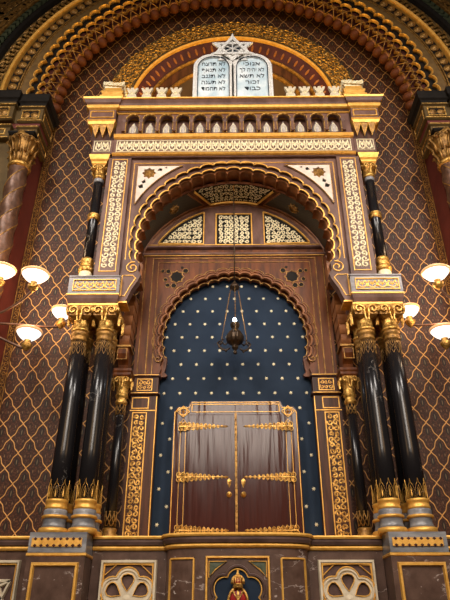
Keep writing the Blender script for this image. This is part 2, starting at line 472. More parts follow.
addring('outer_gilt_ring', [(6.02, 9.04), (6.04, 8.97), (6.10, 8.97), (6.12, 9.04)], M['golddark'])
addring('ochre_spandrel_band', [(4.60, 9.04), (4.62, 9.03), (4.78, 9.03)], M['olive'])
nm_ = 64
m0 = None
for i in range(nm_):
    a = PI * (i + .5) / nm_
    r = 5.01; c = Vector((r * math.cos(a), 9.02, CZ + r * math.sin(a)))
    if m0 is None:
        mb = MB(); vs = []; fs = []
        rr = [(.105, 0), (.085, -.035), (.05, -.03), (.03, -.05), (.001, -.055)]
        for q, y in rr:
            for k in range(10): vs.append((q * math.cos(2 * PI * k / 10), y, q * math.sin(2 * PI * k / 10)))
        for j in range(4):
            for k in range(10): fs.append((j * 10 + k, j * 10 + (k + 1) % 10, j * 10 + 10 + (k + 1) % 10, j * 10 + 10 + k))
        mb.add(vs, fs, True); m0 = mb.build('medallion', M['golddark']); o = m0
    else:
        o = m0.copy(); COL.objects.link(o)
    o.parent = arch; o.location = c - Vector(arch.location)
# scalloped tiers
NL = 46
def tier(name, rout, rin, y0, y1, mats, d, rimw, a0=0.0, a1=PI):
    mb = MB()
    edge = lobed(0, CZ, rin + d, NL, a0, a1, d, 7)
    out = [(rout * math.cos(a1 + (a0 - a1) * i / 80), CZ + rout * math.sin(a1 + (a0 - a1) * i / 80)) for i in range(81)]
    mb.plate(edge + out, [], y0, y1)
    mb.cur = 1; mb.ribbon(edge, rimw, flat(y0), .02)
    mb.cur = 1; mb.sweep(edge, [(rimw * .5, -.0), (rimw * .5, -.05)], lambda u, v, dd: (u, y0 - dd, v))
    part(mb, name, mats, arch)
tier('outer_scallop_tier', 4.80, 4.52, 9.0, 9.12, [M['ochre'], M['goldpaint']], .11, .034)
tier('second_scallop_tier', 4.75, 4.36, 9.1, 9.22, [M['black'], M['goldpaint']], .11, .034)
tier('gilt_lattice_tier', 4.70, 4.24, 9.2, 9.34, [M['maroon'], M['golddark']], .09, .04)
tier('cusped_tier', 4.66, 4.10, 9.34, 9.5, [M['maroon'], M['golddark']], .09, .03)
# interlaced gilt lattice
mb = MB()
for i in range(NL):
    a = PI * (i + .5) / NL; da = PI / NL
    for sg in (-1, 1):
        mb.tube([((4.40) * math.cos(a - sg * da * .5), 9.15, CZ + 4.40 * math.sin(a - sg * da * .5)), (4.26 * math.cos(a), 9.2, CZ + 4.26 * math.sin(a)), (4.10 * math.cos(a + sg * da * .5), 9.33, CZ + 4.10 * math.sin(a + sg * da * .5))], .014, 4)
part(mb, 'gilt_interlace', M['golddark'], arch)
cup0 = None
for i in range(NL):
    a = PI * (i + .5) / NL
    if cup0 is None:
        mb = MB(); mb.lathe(0, 0, [(.01, -.13), (.06, -.115), (.11, -.06), (.13, .0), (.14, .04)], 14); mb.cur = 1
        mb.lathe(0, 0, [(.139, .03), (.152, .045), (.15, .065), (.12, .07)], 14); o = mb.build('red_cusp', [M['redcup'], M['soffit']]); cup0 = o
    else:
        o = cup0.copy(); COL.objects.link(o)
    r = 4.10
    o.parent = arch; o.location = Vector((r * math.cos(a), 9.46, CZ + r * math.sin(a))) - Vector(arch.location)
    o.rotation_euler = (0, PI / 2 - a, 0)
# painted arabesque bands (relief scrollwork on the wall face)
mb = MB()
for i in range(120):
    a = PI * (i + .5) / 120; s = 1 if i % 2 else -1
    mb.ribbon([(a + p[0] / 5.4, 5.43 + p[1]) for p in spiral(0, 0, .15, PI / 2 * s, 1.1, s, 9)], .03, polar(9.045), .015)
part(mb, 'arabesque_band', M['golddark'], arch)
mb = MB()
for i in range(110):
    a = PI * (i) / 110
    mb.ribbon([(a + .012, 5.80), (a - .006, 5.88), (a + .004, 5.97)], .07, polar(8.995), .03)
part(mb, 'green_rope', M['green'], arch)
mb = MB()
for i in range(90):
    for j in range(4):
        a = PI * (i + .5 * (j % 2)) / 90; s = 1 if (i + j) % 2 else -1
        mb.ribbon([(a + p[0] / 6.5, 6.28 + j * .24 + p[1]) for p in spiral(0, 0, .13, j * 1.7 + i, 1.1, s, 8)], .035, polar(9.045), .015)
part(mb, 'outer_arabesque', M['golddark'], arch)

# ================================================================== BLIND ARCH BEHIND THE TABLETS
ba = thing('blind_arch', 'nested gilded and maroon round arch on the wall behind the tablets', 'arch', (0, 9.8, AZ))
def aring(name, prof, mat):
    mb = MB(); vs = []; fs = []; q = len(prof); n = 72
    for i in range(n + 1):
        a = -.5 + (PI + 1.0) * i / n
        for r, y in prof: vs.append((r * math.cos(a), y, AZ + r * math.sin(a)))
    for i in range(n):
        for k in range(q - 1): fs.append((i * q + k, i * q + k + 1, i * q + q + k + 1, i * q + q + k))
    mb.add(vs, fs); return part(mb, name, mat, ba)
aring('outer_gilt_roll', [(2.50, 9.8), (2.49, 9.75), (2.46, 9.73), (2.43, 9.76), (2.42, 9.84)], M['goldpaint'])
aring('maroon_hollow', [(2.42, 9.82), (2.16, 10.05)], M['maroon'])
aring('middle_gilt_roll', [(2.17, 10.05), (2.16, 10.01), (2.13, 10.0), (2.11, 10.03), (2.10, 10.08)], M['golddark'])
aring('brown_hollow', [(2.08, 10.06), (1.93, 10.25)], M['darkwood'])
aring('inner_gilt_roll', [(1.94, 10.25), (1.93, 10.19), (1.89, 10.18), (1.86, 10.24), (1.86, 10.3)], M['golddark'])
aring('deep_hollow', [(1.86, 10.28), (1.62, 10.7)], M['plaster'])
aring('innermost_gilt_roll', [(1.63, 10.7), (1.61, 10.62), (1.55, 10.62), (1.53, 10.75)], M['golddark'])
boss = None
for i in range(34):
    a = PI * (i + .5) / 34
    c = Vector((2.29 * math.cos(a), 9.925, AZ + 2.29 * math.sin(a)))
    if boss is None:
        mb = MB(); vs = [(.035 * math.cos(q), 0 - .088 * .66 * math.sin(q), .088 * .75 * math.sin(q)) for q in [2 * PI * k / 12 for k in range(12)]] + [(0, -.035, -.03)]
        mb.add(vs, [(k, (k + 1) % 12, 12) for k in range(12)]); boss = mb.build('oval_boss', M['soffit']); o = boss
    else:
        o = boss.copy(); COL.objects.link(o)
    o.parent = ba; o.location = c - Vector(ba.location); o.rotation_euler = (0, PI / 2 - a, 0)
# gilt arabesque crescent around it
mb = MB(); vs = []; fs = []
for i in range(73):
    a = -.12 + (PI + .24) * i / 72
    for r in (2.53, 3.07 + .05 * abs(math.sin(a * 13))): vs.append((r * math.cos(a), 9.785, AZ + r * math.sin(a)))
for i in range(72): fs.append((2 * i, 2 * i + 1, 2 * i + 3, 2 * i + 2))
mb.add(vs, fs); part(mb, 'arabesque_ground', M['olive'], ba)
mb = MB()
for j, rr in enumerate((2.64, 2.82, 2.99)):
    N = 68
    for i in range(N):
        a = -.1 + (PI + .2) * (i + .5 * (j % 2)) / N; s = 1 if i % 2 else -1
        mb.ribbon([(rr * math.cos(a) + p[0], AZ + rr * math.sin(a) + p[1]) for p in spiral(0, 0, .105, i * 1.3 + j, 1.1, s, 9)], .030, flat(9.78), .025)
    for i in range(N // 2):
        a = -.1 + (PI + .2) * (i + .5) / (N // 2)
        mb.disc([(rr * math.cos(a) + p[0], AZ + rr * math.sin(a) + p[1]) for p in star(0, 0, .07, 4, .5)], flat(9.78), .03)
part(mb, 'gilt_arabesque', M['gold'], ba)
# the low window the inner arch frames
mb = MB(); mb.plate([(-1.5, 11.0), (1.5, 11.0)] + circ(0, AZ, 1.5, 30, 0, PI), [], 10.74, 10.76); bo = part(mb, 'mosaic_glass', M['plaster'], ba)
mb = MB(); fill(mb, lambda x, z: math.hypot(x, z - AZ) < 1.45 or z < AZ, -1.45, 1.45, 11.2, 14.05, .2, .03, flat(10.73)); part(mb, 'gilt_window_tracery', M['gold'], ba)

# ================================================================== CHANCEL PIERS
for sg, nm in SIDES:
    p = thing('pier_entablature', 'banded black and gold entablature block on the %s spiral column' % nm, 'entablature', (sg * 4.7, 9.0, 10.7))
    def bx(mb, xi, xo, y0, prof, y1=9.62):
        x0, x1 = sorted((sg * xi, sg * xo)); mb.loft(x0, x1, y0, y1, prof)
    mb = MB(); bx(mb, 4.13, 4.66, 8.98, [(11.66, .0), (11.74, .03), (11.78, .07), (11.95, .09), (11.97, .07), (12.0, .07)])
    bx(mb, 4.75, 6.2, 8.90, [(11.70, .0), (11.78, .03), (11.82, .07), (12.0, .09), (12.04, .07)]); part(mb, 'black_cornice', M['black'], p)
    mb = MB(); bx(mb, 4.16, 4.66, 9.0, [(11.20, 0), (11.22, .03), (11.26, .03), (11.28, 0), (11.62, 0), (11.64, .04), (11.68, .04)])
    bx(mb, 4.78, 6.2, 8.92, [(11.20, 0), (11.22, .03), (11.26, .03), (11.28, 0), (11.64, 0), (11.66, .04), (11.72, .04)]); part(mb, 'upper_block', M['olive'], p)
    mb = MB(); bx(mb, 4.20, 6.2, 9.04, [(11.08, 0), (11.20, .02)]); part(mb, 'red_band', M['redwall'], p)
    mb = MB(); bx(mb, 4.22, 4.62, 9.02, [(10.68, .03), (10.72, .04), (10.76, 0), (11.02, 0), (11.05, .04), (11.09, .04)])
    bx(mb, 4.78, 6.2, 8.96, [(10.68, .03), (10.72, .04), (10.76, 0), (11.02, 0), (11.05, .04), (11.09, .04)]); part(mb, 'lower_block', M['olive'], p)
    mb = MB()
    for (xi, xo, z0, z1, y) in ((4.22, 4.62, 11.31, 11.58, 9.0), (4.26, 4.60, 10.80, 10.99, 9.02), (4.86, 5.2, 11.31, 11.60, 8.92), (4.86, 5.2, 10.80, 10.99, 8.96), (5.28, 5.6, 11.31, 11.6, 8.92)):
        x0, x1 = sorted((sg * xi, sg * xo)); frame(mb, x0, x1, z0, z1, .035, flat(y), .02)
    for yy, xx, z0, z1 in ((9.08, 4.16, 11.31, 11.58), (9.1, 4.22, 10.80, 10.99)):
        mp = lambda u, v, d, xx=xx: (sg * (xx - d), u, v)
        frame(mb, yy, 9.7, z0, z1, .03, mp, .015)
    for z in (11.24, 11.66, 10.70, 11.07):
        x0, x1 = sorted((sg * (4.14 if z > 11.1 else 4.2), sg * 4.66)); mb.ribbon([(x0, z), (x1, z)], .03, flat(8.965 if z > 11.1 else 8.98), .012)
        x0, x1 = sorted((sg * 4.76, sg * 6.2)); mb.ribbon([(x0, z), (x1, z)], .03, flat(8.885 if z > 11.1 else 8.915), .012)
    part(mb, 'gilt_frames', M['gold'], p)
    mb = MB()
    for (cx, cz, y, r) in ((4.34, 11.44, 9.0, .085), (4.51, 11.44, 9.0, .085), (4.98, 11.45, 8.92, .10), (5.1, 11.45, 8.92, .10)):
        mb.disc(circ(sg * cx, cz, r, 12), flat(y), .04)
    for k in range(6): mb.disc(circ(sg * (4.32 + k * .045), 10.9, .025, 6), flat(9.02), .03)
    part(mb, 'rosettes', M['golddark'], p)
    mb = MB()
    for (xi, xo, z0, z1, y) in ((4.25, 4.59, 11.34, 11.55, 8.998), (4.29, 4.57, 10.83, 10.97, 9.018), (4.89, 5.17, 11.34, 11.57, 8.918)):
        x0, x1 = sorted((sg * xi, sg * xo)); mb.plate(rect(x0, x1, z0, z1), [], y - .001, y + .01)
    part(mb, 'black_insets', M['black'], p)
    # spiral column
    c = thing('spiral_column', 'thick brown barley-twist column with gilded leafy capital on the far %s' % nm, 'column', (sg * 4.40, 8.98, 0))
    mb = MB(); n = 22; prof = []; vs = []; fs = []; cx, cy = sg * 4.40, 9.0; nz = 120
    for j in range(nz + 1):
        z = .4 + (9.86 - .4) * j / nz
        for k in range(n):
            a = 2 * PI * k / n; rr = .185 + .012 * math.sin(3 * a * 1 + z * 12.5 * sg)
            vs.append((cx + rr * math.cos(a), cy + rr * math.sin(a), z))
    for j in range(nz):
        for k in range(n): fs.append((j * n + k, j * n + (k + 1) % n, (j + 1) * n + (k + 1) % n, (j + 1) * n + k))
    mb.add(vs, fs, True); part(mb, 'twisted_shaft', M['bronze'], c)
    mb = MB()
    for st in range(3):
        mb.tube([(cx + .192 * math.cos(a), cy + .192 * math.sin(a), z) for a, z in [(st * 2 * PI / 3 + .5 - (.4 + 9.4 * i / 260) * 12.5 * sg / 3 * 1, .4 + 9.4 * i / 260) for i in range(261)]], .014, 4)
    part(mb, 'gilt_spiral_bead', M['golddark'], c)
    mb = MB(); mb.lathe(cx, cy, [(.19, 9.84), (.225, 9.86), (.235, 9.89), (.225, 9.93), (.19, 9.95)]); part(mb, 'gilt_collar', M['gold'], c)
    mb = MB(); mb.lathe(cx, cy, [(.17, 9.93), (.18, 10.15), (.22, 10.35), (.29, 10.58), (.30, 10.66)], 24, lambda k, z: .07 * math.cos(k * PI / 1.5)); part(mb, 'capital_bell', M['golddark'], c)
    mb = MB()
    for k in range(10):
        a = 2 * PI * k / 10
        for (zb, zt, rb, rt) in ((9.95, 10.22, .185, .27), (10.2, 10.55, .22, .34)):
            a2 = a + (.3 if zb > 10 else 0)
            mb.tube([(cx + r * math.cos(a2), cy + r * math.sin(a2), z) for r, z in ((rb, zb), (rb + .02, (zb + zt) / 2), (rt, zt), (rt + .02, zt - .06))], lambda t: .035 * (1 - t * .5), 5)
    for k in range(16):
        a = 2 * PI * k / 16; mb.tube([(cx + .31 * math.cos(a) + p[0] * -math.sin(a), cy + .31 * math.sin(a) + p[0] * math.cos(a), 10.52 + p[1]) for p in spiral(0, 0, .07, 0, 1.2, 1, 9)], .014, 4)
    part(mb, 'capital_leaves', M['golddark'], c)
    mb = MB(); mb.loft(cx - .22, cx + .22, cy - .22, cy + .1, [(10.60, .02), (10.64, .06), (10.68, .06)]); part(mb, 'abacus', M['black'], c)
    mb = MB(); mb.loft(cx - .22, cx + .22, cy - .22, cy + .2, [(0, .06), (.2, .06), (.25, .0), (.4, -.02), (.42, -.05)]); part(mb, 'base', M['grey'], c)

# ================================================================== DADO, LEDGE AND PEDESTALS
def seg(x0, x1, yf, label, name='dado_section'):
    p = thing(name, label, 'dado', ((x0 + x1) / 2, yf, 0))
    mb = MB(); mb.box(x0, x1, yf, 9.78, 0, 2.64); part(mb, 'marble_body', M['dadov'], p)
    mb = MB(); mb.add(*extr_x(x0, x1, [(yf - .01, 2.685), (yf - .05, 2.70), (yf - .07, 2.74), (yf - .07, 2.775), (9.78, 2.775), (9.78, 2.685)])); part(mb, 'ledge', M['dado'], p)
    mb = MB(); mb.add(*extr_x(x0, x1, [(yf, 2.63), (yf - .03, 2.635), (yf - .045, 2.66), (yf - .03, 2.685), (yf, 2.69)])); mb.add(*extr_x(x0, x1, [(yf - .05, 2.772), (yf - .085, 2.777), (yf - .095, 2.80), (yf - .085, 2.82), (9.78, 2.82), (9.78, 2.772)]))
    part(mb, 'gilt_moulding', M['goldpaint'], p)
    return p
def extr_x(x0, x1, pr):
    n = len(pr); vs = [(x0, y, z) for y, z in pr] + [(x1, y, z) for y, z in pr]
    fs = [(i, (i + 1) % n, n + (i + 1) % n, n + i) for i in range(n)] + [tuple(range(n))[::-1], tuple(range(n, 2 * n))]
    return vs, fs
def rosette_grille(p, cx, y, z1):
    """cream stone fretwork panel: a six-lobed flower pierced through, in a gilt frame"""
    hw = .40; z0 = z1 - 1.15; cz = z1 - .50; G = 1.16
    mb = MB(); mb.plate(rect(cx - hw, cx + hw, z0, z1), [], y - .004, y + .002); part(mb, 'dark_backing', M['dado'], p)
    mb = MB(); frame(mb, cx - hw, cx + hw, z0, z1, .05, flat(y - .004), .05); part(mb, 'cream_frame', M['creamdark'], p)
    mb = MB(); frame(mb, cx - hw + .045, cx + hw - .045, z0 + .045, z1 - .045, .022, flat(y - .006), .035); 
    N = 6; out = []; holes = []; mb2 = MB()
    for i in range(N):
        a = PI / 2 + 2 * PI * i / N
        out += [(cx + .205 * G * math.cos(a) + .145 * G * math.cos(b), cz + .205 * G * math.sin(a) + .145 * G * math.sin(b)) for b in [a + PI * .414 * (q / 4 - 1) for q in range(9)]]
        pet = [(cx + G * (r * math.cos(a) - s * math.sin(a)), cz + G * (r * math.sin(a) + s * math.cos(a))) for r, s in ((.085, 0), (.13, -.035), (.18, -.068), (.225, -.078), (.262, -.055), (.275, 0), (.262, .055), (.225, .078), (.18, .068), (.13, .035))]
        holes.append(pet); poly_frame(mb, pet, .016, flat(y - .035), .015)
    mb2.plate(out, holes, y - .035, y - .004)
    poly_frame(mb, out, .020, flat(y - .03), .02)
    poly_frame(mb2, [(cx + (x - cx) * .90, cz + (z - cz) * .90) for x, z in out], .025, flat(y - .034), .02)
    mb2.disc(circ(cx, cz, .06, 12), flat(y - .035), .03)
    for sx in (-1, 1):
        for sz in (1, -1):
            q = [(cx + sx * .335, cz + sz * .43), (cx + sx * .335, cz + sz * .30), (cx + sx * .18, cz + sz * .43)]
            poly_frame(mb, q, .022, flat(y - .005), .03)
    part(mb2, 'cream_tracery', M['creamdark'], p); part(mb, 'gilt_tracery_edge', M['goldpaint'], p)
for sg, nm in SIDES:
    x0, x1 = sorted((sg * 1.0, sg * 2.065))
    p = seg(x0, x1, 9.0, 'brown marble dado with six-petal grille between the middle and the %s pedestal' % nm)
    rosette_grille(p, sg * 1.53, 9.0, 2.51)
    x0, x1 = sorted((sg * 2.865, sg * 4.12))
    p = seg(x0, x1, 9.0, 'brown marble dado beyond the %s pedestal at the picture edge' % nm)
    hw = .375; cx = sg * 3.44
    mb = MB(); mb.plate(rect(cx - hw, cx + hw, 1.3, 2.51), [], 8.996, 9.002); part(mb, 'dark_backing', M['dado'], p)
    mb = MB(); frame(mb, cx - hw, cx + hw, 1.3, 2.51, .05, flat(8.996), .05)
    for k in range(6):
        a = PI / 6 + k * PI / 3
        mb.ribbon([(cx + .31 * math.cos(a) * 1.0, 2.02 + .44 * math.sin(a)), (cx + .10 * math.cos(a + 1.2), 2.02 + .10 * math.sin(a + 1.2))], .05, flat(8.996), .045)
        mb.ribbon([(cx + .31 * math.cos(a), 2.02 + .44 * math.sin(a)), (cx + .31 * math.cos(a + 2 * PI / 3), 2.02 + .44 * math.sin(a + 2 * PI / 3))], .05, flat(8.996), .045)
    part(mb, 'star_tracery', M['creamdark'], p)
    mb = MB(); frame(mb, cx - hw + .045, cx + hw - .045, 1.345, 2.465, .022, flat(8.995), .035); part(mb, 'gilt_tracery_edge', M['goldpaint'], p)
# bowed middle section
bow = thing('bowed_dado', 'bowed brown marble front under the ark with crown niche in its middle', 'dado', (0, 8.7, 0))
BW = 1.0
def bowp(off=0, n=28):
    pts = []
    for i in range(n + 1):
        a = PI - PI * i / n; e = .30
        c, s_ = math.cos(a), math.sin(a)
        x = (BW + off) * math.copysign(abs(c) ** .62, c); y = 9.05 - (.36 + off) * abs(s_) ** .55
        pts.append((x, y))
    return pts
def bowstack(mb, prof):
    pr = [bowp(o) for z, o in prof]; n = len(pr[0]); vs = []; fs = []
    for (z, o), r in zip(prof, pr): vs += [(x, y, z) for x, y in r]
    for i in range(len(prof) - 1):
        for k in range(n - 1): fs.append((i * n + k, i * n + k + 1, (i + 1) * n + k + 1, (i + 1) * n + k))
    e = (len(prof) - 1) * n
    fs.append(tuple(range(n))[::-1]); fs.append(tuple(e + k for k in range(n)))
    mb.add(vs, fs)
mb = MB(); bowstack(mb, [(0, 0), (2.64, 0)]); part(mb, 'marble_body', M['dadov'], bow)
mb = MB(); bowstack(mb, [(2.685, .01), (2.70, .05), (2.74, .07), (2.775, .07)]); mb.box(-1.0, 1.0, 9.0, 9.78, 2.64, 2.79); part(mb, 'ledge', M['dado'], bow)
mb = MB(); bowstack(mb, [(2.63, .0), (2.64, .03), (2.66, .045), (2.685, .03), (2.69, .0)]); bowstack(mb, [(2.772, .05), (2.78, .085), (2.80, .095), (2.825, .08), (2.826, 0)]); mb.box(-1.0, 1.0, 9.0, 9.78, 2.79, 2.826)
part(mb, 'gilt_moulding', M['goldpaint'], bow)
YB = 8.688
mb = MB(); frame(mb, -.44, .44, 1.2, 2.53, .035, flat(YB), .03); part(mb, 'centre_gilt_frame', M['goldpaint'], bow)
def bowmap(u, v, d):      # u = x along the bow
    x = max(-BW, min(BW, u)); c = abs(x) / BW
    a = math.acos(min(1, c ** (1 / .62))); y = 9.05 - .36 * math.sin(a) ** .55
    return (x * (1 + d * .3), y - d, v)
for sg in (-1, 1):
    mb = MB(); x0, x1 = sorted((sg * .60, sg * .93))
    n = 8
    top = [(x0 + (x1 - x0) * i / n, 2.50) for i in range(n + 1)]
    mb.ribbon(top, .03, bowmap, .02); mb.ribbon([(x0, 1.2), (x0, 2.50)], .03, bowmap, .02); mb.ribbon([(x1, 1.2), (x1, 2.50)], .03, bowmap, .02)
    part(mb, 'side_gilt_frame', M['goldpaint'], bow)
# multifoil niche
cz = 2.02
foil = []
for i in range(6):
    a = PI / 2 + 2 * PI * i / 6
    foil += [(.20 * math.cos(a) + .145 * math.cos(b), cz + .20 * math.sin(a) + .145 * math.sin(b)) for b in [a + PI * .41 * (q / 5 - 1) for q in range(11)]]
mb = MB(); mb.plate(foil, [], YB - .004, YB + .002); part(mb, 'blue_niche', M['navy'], bow)
mb = MB(); poly_frame(mb, foil, .018, flat(YB - .004), .03); part(mb, 'niche_gilt_edge', M['goldpaint'], bow)
mb = MB(); poly_frame(mb, [(x * 1.11, cz + (z - cz) * 1.11) for x, z in foil], .04, flat(YB), .05); part(mb, 'niche_marble_moulding', M['dado'], bow)
mb = MB()
for sx in (-1, 1):
    mb = MB(); mb.disc([(sx * .38, 2.45), (sx * .38, 2.28), (sx * .31, 2.36), (sx * .17, 2.45)], flat(YB), .004); part(mb, 'green_corner_inset', M['green'], bow)
mb = MB()
for sx in (-1, 1): poly_frame(mb, [(sx * .39, 2.46), (sx * .39, 2.26), (sx * .30, 2.36), (sx * .15, 2.46)], .018, flat(YB), .02)
part(mb, 'corner_gilt_edge', M['goldpaint'], bow)
# crown and shield in the niche
cr = thing('crown_emblem', 'gold crown over a red and gold shield in the blue niche', 'emblem', (0, 8.67, 2.1))
mb = MB()
for k in range(8):
    a = PI * k / 8
    mb.tube([(.085 * math.sin(q) * math.cos(a), 8.60 + .05 * math.sin(q) * math.sin(a), 2.20 + .085 * math.cos(q)) for q in [-PI * .6 + PI * 1.2 * i / 12 for i in range(13)]], .009, 5)
mb.lathe(0, 8.60, [(.062, 2.13), (.07, 2.14), (.065, 2.17), (.072, 2.18)], 14)
mb.lathe(0, 8.60, [(.004, 2.27), (.022, 2.285), (.024, 2.30), (.012, 2.32), (.02, 2.335), (.004, 2.35)], 10)
part(mb, 'crown', M['gold'], cr)
mb = MB(); mb.lathe(0, 8.60, [(.05, 2.15), (.058, 2.20), (.04, 2.25), (.005, 2.275)], 14); part(mb, 'crown_lining', M['ruby'], cr)
mb = MB(); vs = []; fs = []
def blob(mb, cx, cy, cz, rx, ry, rz, nu=16, nv=10):
    vs = []; fs = []
    for j in range(nv + 1):
        ph = -PI / 2 + PI * j / nv
        for k in range(nu):
            th = 2 * PI * k / nu; vs.append((cx + rx * math.cos(ph) * math.cos(th), cy + ry * math.cos(ph) * math.sin(th), cz + rz * math.sin(ph)))
    for j in range(nv):
        for k in range(nu): fs.append((j * nu + k, j * nu + (k + 1) % nu, (j + 1) * nu + (k + 1) % nu, (j + 1) * nu + k))
    mb.add(vs, fs, True)
blob(mb, 0, 8.645, 1.98, .12, .04, .16); part(mb, 'red_shield', M['ruby'], cr)
mb = MB()
for sx in (-1, 0, 1):
    mb.tube([(sx * .13 * math.cos(q), 8.64 - .055 * math.cos(q) if sx == 0 else 8.62, 1.95 + .185 * math.sin(q)) for q in [-PI / 2 + PI * i / 12 for i in range(13)]], .018, 6)
mb.tube([(-.07, 8.60, 2.10), (0, 8.58, 1.98), (.07, 8.60, 2.10)], .012, 5)
part(mb, 'gilt_ribs', M['gold'], cr)

def black_column(sg, nm, X, Y, label):
    c = thing('marble_column', label, 'column', (X, Y, 2.82), 'big black marble columns carrying the canopy')
    def L(name, prof, mat, n=24, fl=None): mb = MB(); mb.lathe(X, Y, prof, n, fl); return part(mb, name, M[mat], c)
    L('gilt_torus', [(.18, 2.820), (.205, 2.826), (.21, 2.860), (.20, 2.893), (.18, 2.899)], 'goldpaint')
    L('marble_base', [(.182, 2.893), (.162, 2.933), (.155, 2.978), (.165, 3.023), (.178, 3.046), (.168, 3.069), (.163, 3.091), (.167, 3.125), (.158, 3.148)], 'grey')
    L('base_ring', [(.17, 3.023), (.188, 3.035), (.188, 3.057), (.17, 3.069)], 'goldpaint')
    L('gilt_collar', [(.15, 3.148), (.160, 3.153), (.162, 3.182), (.152, 3.193), (.152, 3.238), (.162, 3.249), (.162, 3.278), (.148, 3.289)], 'goldpaint')
    s = L('shaft', [(.145, 3.1), (.142, 4.0), (.135, 4.8), (.120, 5.84)], 'marble', 32)
    def wrap(r0, r1, zz0, zz1):
        return lambda u, v, d: ((X + (r0 + (r1 - r0) * (v - zz0) / (zz1 - zz0) + d) * math.cos(u)), (Y + (r0 + (r1 - r0) * (v - zz0) / (zz1 - zz0) + d) * math.sin(u)), v)
    mb = MB(); mp = lambda u, v, d, q=wrap(.1455, .143, 3.2, 3.7): q(u, v - .065, d)
    for k in range(8):
        a = 2 * PI * k / 8; h = .27
        for g in (-1, 1):
            mb.ribbon([(a + g * .34, 3.36), (a + g * .36, 3.46), (a + g * .22, 3.54), (a + g * .08, 3.57), (a, 3.36 + h)], .011, mp, .005)
            mb.ribbon([(a + g * .20, 3.36), (a + g * .22, 3.43), (a + g * .10, 3.49), (a, 3.53)], .009, mp, .005)
        mb.disc([(a - .09, 3.40), (a, 3.37), (a + .09, 3.40), (a + .05, 3.45), (a, 3.50), (a - .05, 3.45)], mp, .008)
    part(mb, 'foot_ornament', M['goldpaint'], c)
    q_ = wrap(.1265, .1215, 5.5, 5.84); mp = lambda u, v, d: q_(u / .122, v, d)
    mb = MB()
    for k in range(10):
        a = 2 * PI * k / 10 * .122; h = .26
        mb.ribbon([(a, 5.83), (a - .034, 5.76), (a - .01, 5.70), (a - .028, 5.64), (a, 5.57)], .007, mp, .004); mb.ribbon([(a, 5.83), (a + .034, 5.76), (a + .01, 5.70), (a + .028, 5.64), (a, 5.57)], .007, mp, .004)
        mb.ribbon([(a + .038, 5.83), (a + .038, 5.66)], .007, mp, .004); mb.disc([(a - .012, 5.77), (a, 5.80), (a + .012, 5.77), (a, 5.73)], mp, .005)
    part(mb, 'neck_ornament', M['golddark'], c)
    L('neck_rings', [(.12, 5.82), (.135, 5.83), (.138, 5.86), (.128, 5.88), (.128, 5.91), (.145, 5.93), (.148, 5.97), (.13, 6.0)], 'golddark')
    L('capital_bell', [(.13, 5.99), (.150, 6.01), (.153, 6.035), (.125, 6.05), (.126, 6.18), (.14, 6.22), (.175, 6.30), (.19, 6.44)], 'gold', 32, lambda k, z: .05 * math.cos(k * PI / 2) if 6.05 < z < 6.45 else 0)
    mb = MB()
    for k in range(4):
        a = PI / 2 * k; ca, sa = math.cos(a), math.sin(a)
        def mp(u, v, d, ca=ca, sa=sa):      # face frame, u across, d outwards
            ox, oy = u, -(.205 + d); return (X + ox * ca - oy * sa, Y + ox * sa + oy * ca, v)
        for sx in (-1, 1):
            mb.ribbon([(sx * .02, 6.13)] + [(sx * (.115 + q[0]), 6.33 + q[1]) for q in spiral(0, 0, .085, PI * 1.15, 1.25, -1, 14)] if sx > 0 else [(-.02, 6.13)] + [(-(.115 + q[0]), 6.33 + q[1]) for q in spiral(0, 0, .085, PI * 1.15, 1.25, -1, 14)], .036, mp, .03)
            mb.tube([mp(sx * .2, 6.42, 0), mp(sx * .215, 6.34, .02), mp(sx * .20, 6.29, .01), mp(sx * .18, 6.33, 0)], .016, 5)
        mb.disc([(0, 6.22), (.03, 6.32), (0, 6.42), (-.03, 6.32)], mp, .04)
    part(mb, 'capital_volutes', M['gold'], c)
    mb = MB(); mb.loft(X - .17, X + .17, Y - .17, Y + .17, [(6.20, -.05), (6.25, .02), (6.42, .03)]); part(mb, 'capital_block', M['golddark'], c)
    mb = MB(); mb.loft(X - .19, X + .19, Y - .19, Y + .19, [(6.41, .0), (6.43, .02), (6.465, .02)]); part(mb, 'abacus', M['goldpaint'], c)
